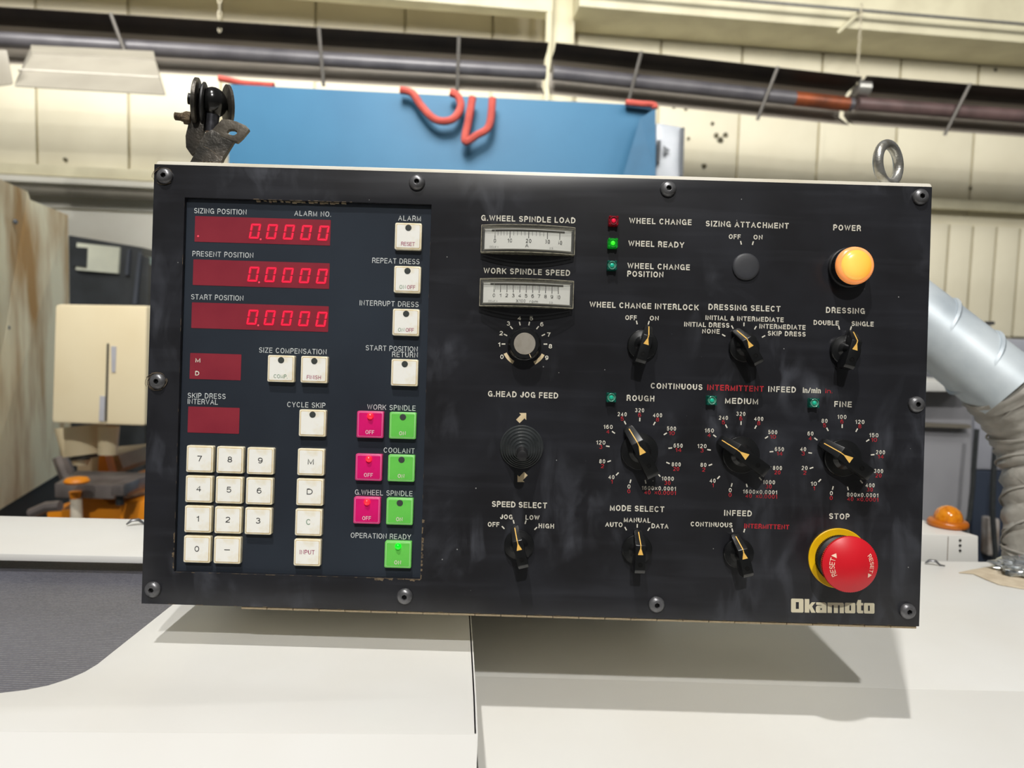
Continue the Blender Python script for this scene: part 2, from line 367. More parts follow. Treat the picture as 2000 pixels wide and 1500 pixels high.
# ------------------------------------------------------------------ tube heaters
M_HOOD = mat('dull_aluminium_reflector', (158, 150, 138), 0.45, 0.15, col2=(132, 126, 116), vscale=3, stretch=(0.3, 1, 5))
M_HOODD = mat('dark_reflector_back', (52, 44, 36), 0.6, 0.3, col2=(36, 30, 26), vscale=4)  # dark brown metal for the top wing of the hood
M_TUBE = mat('dark_heater_tube', (92, 90, 93), 0.4, 0.1, col2=(72, 70, 74), vscale=5)
M_TUBER = mat('heat_browned_tube', (150, 78, 44), 0.45, 0.4, col2=(92, 54, 38), vscale=6)
M_BRK = mat('grey_steel_bracket', (112, 108, 102), 0.5, 0.4)
def heater(x0, y0, x1, y1, label, brk, tube_m=M_TUBE, off=1.25, rust=None):
    """(x0,y0)-(x1,y1): top edge of the hood in the photo; the hood is level-ish and keeps its real slope"""
    A = W(x0, y0, off); B = W(x1, y1, off)
    root = empty('tube_heater', (A + B) / 2, label, 'heater', 'infrared tube heaters hung along the wall')
    t = (B - A).normalized(); nn = wn
    def strip(prof, th):
        bb = MB(); n = len(prof); vs = []
        for E in (A, B):
            for (u, v) in prof: vs.append(E + nn * u + wz * v)
            for (u, v) in reversed(prof): vs.append(E + nn * (u * 1.0 - th) + wz * (v + th))
        m2 = 2 * n
        fs = [(i, (i + 1) % m2, m2 + (i + 1) % m2, m2 + i) for i in range(m2)] + [tuple(range(m2)), tuple(range(m2, 2 * m2))]
        bb.add(vs, fs); return bb
    wpart('hood_top', strip([(0.0, 0.0), (-0.06, -0.030), (-0.17, -0.045)], 0.008), M_HOODD, root)
    wpart('reflector', strip([(-0.17, -0.045), (-0.26, -0.10), (-0.27, -0.20), (-0.21, -0.262), (-0.12, -0.30)], 0.006), M_HOOD, root)
    c = [A + nn * -0.11 + wz * -0.155, B + nn * -0.11 + wz * -0.155]
    wpart('tube', MB().tube(c, 0.048, 16), tube_m, root)
    if rust:
        wpart('tube', MB().tube([c[0].lerp(c[1], rust[0]), c[0].lerp(c[1], rust[1])], 0.0495, 16), M_TUBER, root, label='heat-browned orange stretch of tube')
    for (bx, lean) in brk:
        f = (bx - x0) / (x1 - x0); C = A.lerp(B, f); D_ = A.lerp(B, f + lean / (x1 - x0))
        bb = MB(); p = C + nn * 0.01 + wz * 0.005; q_ = D_ + nn * -0.10 + wz * -0.335
        bb.tube([p, q_], 0.012, 6); wpart('bracket', bb, M_BRK, root)
    return root
heater(-260, -3, 1072, 84, 'grey infrared tube heater across the wall above the blue cabinet, left run', ((186, 30), (592, 6), (880, 0)))
heater(1086, 84, 1684, 151, 'tube heater run with a browned orange tube end, right of the column', ((1246, -15), (1512, -22)), rust=(0.80, 0.985))
last_heater = heater(1694, 149, 2350, 203, 'tube heater run at the far right, reddish grey tube', ((1885, -22),), tube_m=mat('plum_grey_heater_tube', (104, 84, 82), 0.4, 0.1, col2=(78, 64, 62), vscale=5))
# chains that carry the heaters
def chain(x, ya, yb, off, label):
    top = W(x, ya, off); bot = W(x, yb, off); n = max(6, int((top.z - bot.z) / 0.042)); bb = MB()
    for k in range(n):
        c = Vector((top.x, top.y, top.z + (bot.z - top.z) * (k + 0.5) / n)); ax = wx if k % 2 else wn
        ln = (top.z - bot.z) / n * 0.62
        pts = [c + ax * (0.010 * math.cos(a)) + wz * (ln * math.sin(a)) for a in [2 * math.pi * j / 8 for j in range(8)]]
        bb.tube(pts, 0.0035, 4, closed=True)
    tag(link('chain', bb.mesh('chain', mat('pale_chain_steel', (196, 188, 164), 0.5, 0.3))), label, 'chain')
chain(1683, 8, 165, 1.20, 'pale steel chain hanging from the beam to the right hand heater joint')
chain(429, -20, 62, 1.20, 'pale steel chain hanging to the heater at the upper left')
b = MB(); p = W(1683, 172, 1.16)
wpart('coupling', MB().lathe([(0.05, -0.05), (0.058, -0.045), (0.058, 0.045), (0.05, 0.05)], 16).xf(Matrix.Translation(p) @ wx.to_track_quat('Z', 'Y').to_matrix().to_4x4()), M_ZINC, last_heater, label='pale coupling clamp at the tube joint')
# diagonal stay on the beam
tag(link('strut', MB().tube([W(1688, 16, 0.60), W(1636, 64, 0.51)], 0.014, 6).mesh('strut', M_STEELP)), 'short slanted cream strut under the boxed beam', 'strut')

# left fixture (metal hood with flared sides)
fx = empty('extractor_hood', G(170, 140, 3.7), 'taupe flared metal hood hanging below the heater at the upper left', 'hood')
M_TAUPE = mat('taupe_sheet_metal', (150, 145, 132), 0.5, col2=(134, 129, 117), vscale=3)
A_, B_, C_, D_ = G(62, 106, 3.9), G(303, 119, 3.9), G(322, 185, 3.6), G(28, 168, 3.6)
A2, B2 = G(60, 92, 4.2), G(300, 104, 4.2); C2, D2 = G(312, 166, 4.25), G(34, 150, 4.25)
def sheet(pts, th, nrm):
    n = len(pts); return MB().add([p for p in pts] + [p + nrm * th for p in pts], [tuple(range(n)), tuple(reversed(range(n, 2 * n)))] + [(i, (i + 1) % n, n + (i + 1) % n, n + i) for i in range(n)])
wpart('front_panel', sheet([A_, B_, C_, D_], 0.012, Vector((0, 1, 0))), M_TAUPE, fx)
wpart('side_panel', sheet([B_, B2, C2, C_], 0.012, Vector((-1, 0, 0))), M_TAUPE, fx)
wpart('side_panel', sheet([A_, A2, D2, D_], 0.012, Vector((1, 0, 0))), M_TAUPE, fx)
wpart('top_panel', sheet([A_, B_, B2, A2], 0.012, Vector((0, 0, 1))), M_TAUPE, fx)
wpart('fold_line', MB().tube([G(36, 137, 3.74), G(311, 152, 3.74)], 0.008, 6), mat('pale_fold_metal', (190, 186, 174), 0.5), fx)
fx2 = tag(link('duct_elbow', MB().hexa([G(-120, 92, 3.6), G(14, 98, 3.6), G(26, 165, 3.6), G(-120, 185, 3.6), G(-120, 92, 3.8), G(14, 98, 3.8), G(26, 165, 3.8), G(-120, 185, 3.8)]).mesh('duct_elbow', M_TAUPE, 0.01)),
          'pale square duct end at the left edge beside the flared hood', 'duct')

# dark chips on the wall, right of the blue cabinet
M_CHIP = mat('dark_wall_chip', (96, 90, 66), 0.8, col2=(60, 56, 40), vscale=30)
def chip(x, y, r, pts, label):
    c = W(x, y, 0.012); bb = MB(); 
    poly = [(math.cos(a) * r * random.uniform(0.6, 1.1), math.sin(a) * r * random.uniform(0.6, 1.1)) for a in [2 * math.pi * j / pts for j in range(pts)]]
    bb.add([c + wx * u + wz * v for u, v in poly] + [c - wn * 0.004 + wx * u + wz * v for u, v in poly], [tuple(range(pts)), tuple(reversed(range(pts, 2 * pts)))] + [(i, (i + 1) % pts, pts + (i + 1) % pts, pts + i) for i in range(pts)])
    c = Vector((0, 0, 0))
    o = link('chip', bb.mesh('chip', M_CHIP, 0, 0), wall)
    return o
for (x, y, r) in ((1399, 264, .03), (1417, 264, .026), (1407, 274, .03), (1392, 241, .018), (1375, 324, .026), (1345, 270, .016), (1738, 105, .018), (1797, 108, .024), (1945, 136, .018), (1340, 212, .02), (1316, 209, .018), (127, 312, .02), (1896, 367, .018)):
    chip(x, y, r, 7, '')

# ------------------------------------------------------------------ blue cabinet with red straps
M_BLUE = mat('sky_blue_sheet', (38, 98, 132), 0.6, col2=(34, 93, 127), vscale=3, bump=0.3, bscale=3)
bc = empty('blue_cabinet', Vector((G(860, 300, 3.6).x, G(860, 300, 3.6).y + 0.3, 0)), 'tall sky blue cabinet standing behind the control panel with red straps over its top', 'cabinet')
bTL, bTR = G(446, 164, 3.6), G(1280, 206, 3.66)
zt = (bTL.z + bTR.z) / 2
def topp(p, z_): return Vector((p.x, p.y, z_))
bb = MB().hexa([topp(bTL, 0.0), topp(bTR, 0.0), bTR, bTL] + [q_ + Vector((0, 0.7, 0)) for q_ in (topp(bTL, 0.0), topp(bTR, 0.0), bTR, bTL)])
wpart('body', bb, M_BLUE, bc, bev=0.006)
fl = [G(1216, 345, 3.60), G(1280, 345, 3.62), G(1280, 212, 3.62), G(1250, 232, 3.60)]
wpart('loose_flap', sheet(fl, -0.006, Vector((0, 1, 0))), mat('deep_blue_sheet', (50, 98, 130), 0.6), bc, label='slightly darker loose corner flap')
M_STRAP = mat('red_webbing', (190, 84, 72), 0.7, col2=(156, 62, 54), vscale=14, bump=0.3, bscale=80)
def strap(pts, d, label, r=0.016):
    n = 6; P_ = []
    pp = [G(x, y, d) for x, y in pts]
    for i in range(len(pp) - 1):      # Catmull-Rom
        a = pp[max(0, i - 1)]; b_ = pp[i]; c = pp[i + 1]; e = pp[min(len(pp) - 1, i + 2)]
        for k in range(n):
            t = k / n; P_.append(0.5 * ((2 * b_) + (c - a) * t + (2 * a - 5 * b_ + 4 * c - e) * t * t + (3 * b_ - a - 3 * c + e) * t ** 3))
    P_.append(pp[-1])
    bb = MB().tube(P_, r, 8, flat=0.8)
    tag(link('strap', bb.mesh('strap', M_STRAP)), label, 'strap', 'red straps over the blue cabinet')
strap([(782, 176), (805, 182), (822, 206), (846, 231), (868, 237), (888, 230), (900, 208), (894, 188), (880, 181)], 3.565, 'red strap loop hanging in a round curve over the blue cabinet', 0.024)
strap([(923, 190), (915, 235), (908, 276), (930, 265), (955, 246), (962, 192)], 3.565, 'red strap hanging in a pointed loop on the blue cabinet', 0.024)
strap([(428, 153), (448, 157), (480, 163), (535, 167)], 3.62, 'red strap end at the left top corner of the blue cabinet', 0.02)
strap([(1222, 200), (1250, 203), (1276, 205), (1279, 212)], 3.62, 'red strap end at the right top corner of the blue cabinet', 0.02)
# grey housing right of the cabinet
M_GREYH = mat('pale_grey_enamel', (166, 170, 176), 0.4, col2=(140, 146, 152), vscale=6)
gh = empty('grey_housing', Vector((G(1308, 340, 3.9).x, G(1308, 340, 3.9).y, 0)), 'narrow grey housing with dark edge standing right of the blue cabinet', 'machine')
q_ = [G(1277, 700, 3.9), G(1334, 700, 3.9), G(1337, 246, 3.9), G(1281, 236, 3.9)]; q_[0].z = q_[1].z = 0
wpart('body', MB().hexa(q_ + [p + Vector((0, 0.5, 0)) for p in q_]), M_GREYH, gh, bev=0.03)
wpart('edge_strip', MB().tube([G(1333, 250, 3.885), G(1330, 345, 3.885)], 0.012, 6), mat('dark_grey_strip', (88, 92, 96), 0.5), gh)
wpart('slot', MB().tube([G(1287, 275, 3.885), G(1284, 318, 3.885)], 0.012, 6), mat('dark_grey_strip', (88, 92, 96), 0.5), gh)
wpart('arrow_mark', sheet([G(1296, 284, 3.88), G(1309, 293, 3.88), G(1296, 302, 3.88)], 0.006, Vector((0, 1, 0))), mat('dark_grey_strip', (88, 92, 96), 0.5), gh)

# ------------------------------------------------------------------ left background machines
def pprism(pts, d, depth):
    f_ = [G(x, y, d) for x, y in pts]; n = len(f_); bk = [p + Vector((0, depth, 0)) for p in f_]
    return MB().add(f_ + bk, [tuple(range(n)), tuple(reversed(range(n, 2 * n)))] + [(i, (i + 1) % n, n + (i + 1) % n, n + i) for i in range(n)])
M_STAIN = mat('oil_stained_cream_sheet', (250, 240, 206), 0.6, col2=(182, 138, 76), vscale=3.2, vlo=0.44, vhi=0.66, stretch=(1.0, 2.0, 0.5), detail=7)
sm = empty('stained_machine', Vector((G(60, 700, 2.9).x, G(60, 700, 2.9).y, 0)), 'tall oil-stained cream machine side at the left edge', 'machine')
P1, P2, P3 = G(0, 350, 2.45), G(54, 374, 2.72), G(133, 420, 3.15)
P1 = P1 + (P1 - P2) * 1.0
P2b = G(59, 390, 2.74)
base1, base2 = G(0, 968, 2.45), G(105, 938, 3.15)
zb = (base1.z + base2.z) / 2
th = Vector((-0.9, 0.15, 0))
def side(pts, th_): 
    n = len(pts); bk = [p + th_ for p in pts]
    return MB().add(pts + bk, [tuple(range(n)), tuple(reversed(range(n, 2 * n)))] + [(i, (i + 1) % n, n + (i + 1) % n, n + i) for i in range(n)])
R3 = G(107, 938, 3.15)
wpart('side_sheet', side([P1, P2, P2b, P3, Vector((P3.x, P3.y, zb)), Vector((P1.x, P1.y, zb))], th), M_STAIN, sm)
wpart('plinth', side([Vector((P1.x + .0, P1.y, zb)), Vector((P3.x - .01, P3.y, zb)), Vector((P3.x - .01, P3.y, 0)), Vector((P1.x, P1.y, 0))], th), mat('charcoal_plinth', (58, 58, 58), 0.7), sm)
for (x, y) in ((10, 427), (28, 433), (13, 640)):
    p = G(x, y, 2.50 + 0.0026 * x); wpart('bolt_head', MB().lathe([(0.009, 0), (0.009, 0.006), (0.006, 0.009)], 8).xf(Matrix.Translation(p) @ Matrix.Rotation(rad(90), 4, 'Y')), mat('dark_grey_strip', (88, 92, 96), 0.5), sm)

M_BLK3 = mat('black_machine_paint', (34, 37, 38), 0.45, col2=(46, 49, 52), vscale=5)
bmch = empty('black_machine', Vector((G(210, 700, 4.7).x, G(210, 700, 4.7).y + .3, 0)), 'black machine column with a pale window behind the cream milling head', 'machine')
q_ = [(133, 459), (278, 483), (279, 499), (290, 502), (276, 700), (134, 700)]
f_ = [G(x, y, 4.7) for x, y in q_]; f_[-1].z = f_[-2].z = 0
n = 6; bk = [p + Vector((0, .6, 0)) for p in f_]
wpart('body', MB().add(f_ + bk, [tuple(range(n)), tuple(reversed(range(n, 2 * n)))] + [(i, (i + 1) % n, n + (i + 1) % n, n + i) for i in range(n)]), M_BLK3, bmch, bev=0.01)
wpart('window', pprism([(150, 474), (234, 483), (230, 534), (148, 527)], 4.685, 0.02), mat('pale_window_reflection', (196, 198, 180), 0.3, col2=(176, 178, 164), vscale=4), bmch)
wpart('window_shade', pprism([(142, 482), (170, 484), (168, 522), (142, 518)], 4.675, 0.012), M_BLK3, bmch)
wpart('frame_bar', pprism([(249, 487), (254, 488), (250, 537), (244, 536)], 4.68, 0.02), mat('slate_grey_bar', (70, 74, 82), 0.5), bmch)
wpart('frame_bar', pprism([(270, 492), (276, 494), (266, 594), (259, 594)], 4.68, 0.02), mat('slate_grey_bar', (70, 74, 82), 0.5), bmch)
wpart('teal_edge', pprism([(290, 502), (294, 503), (283, 596), (277, 596)], 4.72, 0.3), mat('pale_teal_paint', (150, 172, 168), 0.5), bmch)

# milling machine with cream head and orange base
M_MC = mat('pale_cream_head_paint', (238, 224, 188), 0.45, col2=(232, 216, 178), vscale=4)
M_OR = mat('orange_base_paint', (228, 140, 16), 0.5, col2=(206, 120, 8), vscale=5)
M_TBL = mat('worn_table_iron', (132, 124, 120), 0.4, 0.5, col2=(98, 92, 90), vscale=10)
dm = 2.3
mm_ = empty('milling_machine', Vector((G(200, 900, dm).x, G(200, 900, dm).y + .25, 0)), 'milling machine with square cream head and orange base, left of the control panel', 'machine')
wpart('head', pprism([(107, 594), (287, 597), (283, 832), (100, 826)], dm, 0.5), M_MC, mm_, bev=0.012)
wpart('slot', MB().tube([G(211, 671, dm - .002), G(207, 822, dm - .002)], 0.0035, 6), mat('dark_slot', (70, 66, 58), 0.7), mm_)
wpart('sticker', pprism([(217, 676), (227, 677), (225, 727), (218, 727)], dm - .003, 0.004), mat('silver_sticker', (186, 186, 192), 0.4), mm_)
wpart('sticker', pprism([(195, 773), (205, 774), (203, 823), (193, 822)], dm - .003, 0.004), mat('silver_sticker', (186, 186, 192), 0.4), mm_)
def cone(x0, x1, y0, x2, x3, y1, d, cap=0.0, segs=24, prof=None):
    a = G((x0 + x1) / 2, y0, d); b_ = G((x2 + x3) / 2, y1, d); k = d / F_PX
    return MB().tube([a, b_], [(x1 - x0) / 2 * k, (x3 - x2) / 2 * k], segs)
wpart('spindle_nose', cone(113, 200, 832, 128, 198, 888, dm + .18), M_MC, mm_)
wpart('quill_housing', cone(194, 232, 832, 193, 227, 888, dm + .14), M_MC, mm_)
wpart('spindle_ring', cone(138, 192, 889, 141, 191, 896, dm + .18), mat('dark_spindle_steel', (74, 72, 68), 0.4, .4), mm_)
wpart('tool_collar', cone(140, 176, 896, 144, 170, 908, dm + .18), M_MC, mm_)
wpart('column_shroud', pprism([(150, 896), (192, 892), (231, 888), (240, 914), (225, 928), (152, 930)], dm + .42, 0.3), mat('tan_casting', (176, 154, 122), 0.6), mm_)
wpart('orange_rib', pprism([(193, 886), (204, 886), (214, 926), (191, 926)], dm + .35, 0.05), M_OR, mm_)
tb = MB(); zt2 = G(190, 940, dm).z
c_ = [G(106, 948, dm - .05), G(222, 952, dm - .05), G(310, 926, dm + .16), G(150, 922, dm + .16)]
for p in c_: p.z = zt2
wpart('work_table', sheet(c_, -0.045, Vector((0, 0, 1))), M_TBL, mm_, bev=0.005)
wpart('table_clamp', pprism([(216, 946), (241, 946), (241, 970), (215, 969)], dm - .1, 0.1), M_TBL, mm_, bev=0.008)
wpart('clamp_screw', MB().tube([G(234, 968, dm - .06), G(234, 986, dm - .06)], 0.012, 8), M_BLK3, mm_)
wpart('side_rail', MB().tube([G(243, 965, dm), G(290, 935, dm + .2)], 0.010, 8), M_TBL, mm_)
wpart('knee', pprism([(158, 962), (184, 962), (215, 985), (300, 975), (300, 1040), (165, 1040)], dm + .02, 0.4), M_OR, mm_, bev=0.006)
wpart('orange_knob', MB().lathe([(0.032, 0), (0.036, 0.006), (0.03, 0.014), (0.01, 0.018)], 16).xf(Matrix.Translation(G(150, 943, dm - .12))), M_OR, mm_)
wpart('orange_collar', cone(136, 158, 960, 138, 156, 974, dm - .06), M_OR, mm_)
wpart('leadscrew_cover', cone(139, 159, 974, 139, 162, 1040, dm - .06), mat('ivory_cover', (226, 216, 196), 0.5), mm_)
f_ = [G(x, y, dm + .02) for x, y in ((90, 996), (310, 996), (310, 1040), (90, 1040))]; f_[2].z = f_[3].z = 0
wpart('base', MB().hexa([f_[3], f_[2], f_[1], f_[0]] + [p + Vector((0, .6, 0)) for p in (f_[3], f_[2], f_[1], f_[0])]), M_OR, mm_, bev=0.01)
wpart('crank_arm', MB().tube([G(60, 1004, dm - .2), G(92, 990, dm - .2), G(118, 988, dm - .2)], 0.016, 8), M_TBL, mm_)
wpart('hand_wheel', MB().tube([G(118, 892, dm + .5), G(132, 930, dm + .5), G(140, 934, dm + .5)], 0.03, 10), M_TBL, mm_)

# right background: grey cabinet, navy cabinet, cables, knob
gc = empty('grey_cabinet', Vector((G(1850, 900, 2.6).x, G(1850, 900, 2.6).y, 0)), 'grey steel cabinet behind the duct at the right', 'cabinet')
M_GC = mat('mid_grey_cabinet_paint', (146, 146, 150), 0.5, col2=(130, 130, 134), vscale=3)
f_ = [G(x, y, 2.6) for x, y in ((1760, 765), (1902, 765), (1902, 1200), (1760, 1200))]; f_[2].z = f_[3].z = 0
wpart('body', MB().hexa([f_[3], f_[2], f_[1], f_[0]] + [p + Vector((0, .5, 0)) for p in (f_[3], f_[2], f_[1], f_[0])]), M_GC, gc, bev=0.01)
wpart('top_tray', pprism([(1750, 744), (1900, 746), (1906, 766), (1750, 764)], 2.5, 0.6), mat('pale_cabinet_top', (204, 204, 200), 0.4), gc, bev=0.005)
wpart('handle_rail', pprism([(1760, 824), (1896, 830), (1896, 837), (1760, 832)], 2.57, 0.03), mat('bronze_grey_rail', (132, 126, 114), 0.4, .3), gc)
nc = empty('navy_cabinet', Vector((G(1960, 1000, 2.9).x, G(1960, 1000, 2.9).y, 0)), 'dark navy cabinet with grey upper doors at the far right', 'cabinet')
f_ = [G(x, y, 2.9) for x, y in ((1900, 918), (2200, 926), (2200, 1200), (1900, 1200))]; f_[2].z = f_[3].z = 0
wpart('body', MB().hexa([f_[3], f_[2], f_[1], f_[0]] + [p + Vector((0, .4, 0)) for p in (f_[3], f_[2], f_[1], f_[0])]), mat('navy_paint', (40, 50, 66), 0.5, col2=(34, 42, 56), vscale=4), nc, bev=0.01)
wpart('upper_door', pprism([(1903, 660), (2200, 668), (2200, 925), (1903, 917)], 2.9, 0.35), mat('light_slate_door', (150, 152, 160), 0.5), nc, bev=0.01)
wpart('bottle_holder', pprism([(1931, 1012), (1954, 1014), (1952, 1086), (1929, 1086)], 2.86, 0.05), mat('pale_holder', (176, 170, 164), 0.5, col2=(140, 124, 108), vscale=20), nc, bev=0.01)
def cable(pts, d, r, label):
    tag(link('cable', MB().tube([G(x, y, d) for x, y in pts], r, 8).mesh('cable', M_RUB)), label, 'cable')
cable([(1908, 838), (1903, 900), (1899, 960), (1893, 1010), (1882, 1045), (1876, 1110), (1876, 1560)], 2.5, 0.008, 'black cable hanging down in front of the grey cabinet')
cable([(1945, 860), (1940, 930), (1938, 1000), (1944, 1080), (1944, 1540)], 2.7, 0.010, 'black cable hanging in front of the navy cabinet')
wpart('tee_handle', MB().tube([G(1924, 631, 2.95), G(1941, 631, 2.95)], 0.007, 8), M_BLK2, nc, label='small black tee handle standing above the cabinet')
wpart('pin', MB().tube([G(1933, 634, 2.95), G(1934, 672, 2.95)], 0.004, 6), M_ZINC, nc)

# ================================================================== THE GRINDING MACHINE (covers, window, ledge)
HL, HR, HT = 0.24, 0.287, 0.225
gm = empty('grinding_machine', Vector((0, 0.62, 0)), 'cream sheet metal grinding machine that carries the black control panel', 'machine')
def flat(pxs, H, th_=0.0025):
    pts = [ground(x, y, H) for x, y in pxs]; return sheet(pts, -th_, Vector((0, 0, 1)))
# left cover: outline runs round the window cut-out
curve = [(-700, 1395), (-300, 1385), (-100, 1366), (0, 1353), (50, 1347), (95, 1338), (135, 1325), (165, 1312), (190, 1297), (215, 1277), (330, 1186), (445, 1100)]
out = curve + [(912, 1114), (916, 1160), (922, 1240), (929, 1360), (932, 1434), (-700, 1412)]
# keep the bend edge below the curve at the far left
out[-1] = (-700, 1424)
lc = wpart('sheet_cover', flat(out, HL), M_CREAM, gm, bev=0.0006, label='cream cover sheet with a curved dark window at its left')
M_MESH = mat('dark_ribbed_window', (76, 77, 87), 0.32, col2=(98, 99, 110), vscale=5, vlo=0.35, vhi=0.7)
def ribs():
    nt = M_MESH.node_tree; N = nt.nodes; Lk = nt.links; b_ = N['Principled BSDF']; tc = N['Texture Coordinate']
    wv = N.new('ShaderNodeTexWave'); wv.wave_type = 'BANDS'; wv.bands_direction = 'Y'; wv.inputs['Scale'].default_value = 105; wv.inputs['Distortion'].default_value = 0.3
    Lk.new(tc.outputs['Object'], wv.inputs['Vector'])
    nz = N.new('ShaderNodeTexNoise'); nz.inputs['Scale'].default_value = 520; Lk.new(tc.outputs['Object'], nz.inputs['Vector'])
    mu = N.new('ShaderNodeMath'); mu.operation = 'MULTIPLY'; Lk.new(wv.outputs['Fac'], mu.inputs[0]); Lk.new(nz.outputs[0], mu.inputs[1])
    mr = N.new('ShaderNodeMapRange'); mr.inputs[1].default_value = .3; mr.inputs[2].default_value = .6; mr.inputs[4].default_value = 0.55; Lk.new(mu.outputs[0], mr.inputs[0])
    mx = N.new('ShaderNodeMix'); mx.data_type = 'RGBA'; Lk.new(mr.outputs[0], mx.inputs[0]); Lk.new(N['Mix'].outputs[2], mx.inputs[6]); mx.inputs[7].default_value = L3((150, 150, 156))
    Lk.new(mx.outputs[2], b_.inputs['Base Color'])
    bp = N.new('ShaderNodeBump'); bp.inputs['Strength'].default_value = 0.3; bp.inputs['Distance'].default_value = 0.0005
    Lk.new(wv.outputs['Fac'], bp.inputs['Height']); Lk.new(bp.outputs[0], b_.inputs['Normal'])
ribs()
wpart('window_panel', flat([(-700, 1415), (300, 1415), (620, 1200), (600, 1099), (-700, 1058)], HL + 0.004, 0.003), M_MESH, gm, label='dark grey ribbed window sheet')
# front slope of the left cover (bends down towards the operator)
e0, e1 = ground(-700, 1424, HL), ground(932, 1434, HL)
dn = Vector((0, -0.24, -0.10))
sl = [e0, e1, e1 + dn + Vector((0.006, 0, 0)), e0 + dn]
wpart('sheet_cover', sheet(sl, -0.0025, Vector((0, 0.3, 1)).normalized()), M_CREAM, gm, bev=0.0006, label='cream front slope of the left cover, below its bend')
# side return of the step
st = [ground(912, 1114, HL), ground(916, 1160, HL), ground(922, 1240, HL), ground(929, 1360, HL), ground(932, 1434, HL), e1 + dn + Vector((0.006, 0, 0))]
st = st + [Vector((p.x, p.y, CAM.z - HR - 0.10)) for p in reversed(st)]
wpart('step_wall', sheet([p + Vector((0.0004, 0, 0)) for p in st], 0.002, Vector((-1, 0, 0))), M_CREAM, gm, label='narrow upright edge between the two covers')
# right cover, lower
ro = [(905, 1104), (1840, 1096), (2200, 1102), (2500, 1110), (2500, 1362), (1780, 1345), (925, 1320)]
rp = [ground(x, y, HR) for x, y in ro]
wpart('sheet_cover', sheet(rp, -0.0025, Vector((0, 0, 1))), M_CREAM, gm, bev=0.0006, label='lower cream cover sheet on the right, under the panel')
g0, g1 = ground(925, 1320, HR), ground(2500, 1362, HR)
dn2 = Vector((0, -0.34, -0.045))
wpart('sheet_cover', sheet([g0, g1, g1 + dn2, g0 + dn2 + Vector((0.03, 0, 0))], -0.0025, Vector((0, 0.13, 1)).normalized()), M_CREAM, gm, bev=0.0006, label='gently sloping cream front part of the right cover')
# ledge behind the window
lp = [ground(x, y, HT) for x, y in ((-900, 1062), (275, 1095 - 8), (620, 1098), (700, 1030), (275, 1014), (-900, 985))]
wpart('ledge', sheet(lp, -0.007, Vector((0, 0, 1))), M_CREAM, gm, bev=0.001, label='raised cream ledge behind the dark window')
# machine body down to the floor
zf = CAM.z - HR - 0.15
bd = MB(); bd.box(-1.15, 0.36, 0.02, 0.95, 0.93, zf + 0.02)
wpart('body', bd, M_CREAM, gm)
wpart('body', MB().box(-1.0, 0.62, zf + 0.021, 0.9, 0.92, zf + 0.135), M_CREAM, gm)
wpart('bounce_blocker', MB().box(-0.25, 0.80, zf + 0.136, 0.16, 0.92, CAM.z + 0.06), mat('charcoal_blocker_paint', (44, 44, 46), 0.6, col2=(34, 34, 36), vscale=6), gm, bev=0.004, label='unseen dark box added behind the control panel to block bounce light')  # added unseen block, keeps bounce light out of the shadow under the panel
# small clips on the covers
def clip(x, y, H, label, rot=0.0, s=1.0):
    c = ground(x, y, H)
    bb = MB().tube([Vector((-0.009, 0, 0.002)), Vector((-0.004, 0, 0.006)), Vector((0.003, 0, 0.006)), Vector((0.008, 0, 0.0015)), Vector((0.014, 0, 0.0012))], [0.0014, 0.003, 0.003, 0.002, 0.001], 8, flat=0.6)
    o = link('wing_clip', bb.scaled(s).mesh('wing_clip', M_STEEL), None, c, rot)
    tag(o, label, 'fastener')
clip(265, 1026, HT, 'small steel wing clip on the cream ledge left of the panel', 0.5)
clip(1822, 1104, HR, 'small black wing clip on the right cover beside the panel corner', -0.3)

# ------------------------------------------------------------------ junction box and beacon
jb = empty('junction_box', ground(1850, 1092, HR), 'small cream box under the amber beacon, right of the panel', 'box')
dj = 1.02
jf = [G(1770, 1100, dj), G(1911, 1101, dj), G(1911, 1043, dj), G(1770, 1046, dj)]
zj = CAM.z - HR; ztj = (jf[2].z + jf[3].z) / 2
jf[0].z = jf[1].z = zj - 0.02; jf[2].z = jf[3].z = ztj
wpart('body', MB().hexa(jf + [p + Vector((-0.06, .16, 0)) for p in jf]), M_CREAM, jb, bev=0.0015)
for k_ in range(3):
    wpart('screw', MB().lathe([(0.0017, 0), (0.0017, 0.001)], 8).xf(Matrix.Translation(G(1875, 1055 + 10 * k_, dj - .0005)) @ Matrix.Rotation(rad(90), 4, 'X')), M_HOLE, jb)
wpart('seam', MB().tube([G(1852, 1048, dj), G(1850, 1095, dj)], 0.0006, 4), mat('seam_brown', (120, 104, 90), 0.7), jb)
bn = empty('warning_beacon', Vector((G(1850, 1036, dj + .05).x, G(1850, 1036, dj + .05).y, ztj)), 'low amber dome beacon sitting on the small cream box', 'lamp')
M_AMB = mat('amber_dome_plastic', (226, 140, 24), 0.12, col2=(196, 108, 10), vscale=200, coat=0.6)
bn_k = (dj + .05) / F_PX
def bl(prof): return MB().lathe([(r * bn_k, z_ * bn_k) for r, z_ in prof], 40)
link('base', bl([(34, 0), (36, 2), (36, 8), (33, 12), (28, 13)]).mesh('base', mat('amber_base_plastic', (190, 104, 20), 0.3, col2=(170, 88, 14), vscale=60), smooth=50), bn, (0, 0, 0.0005))
link('dome', bl([(26, 0), (25.5, 6), (23.5, 13), (19, 20), (12, 25), (5, 27.3), (0.5, 28)]).mesh('dome', M_AMB, smooth=60), bn, (0, 0, 0.0125 * 0.8))

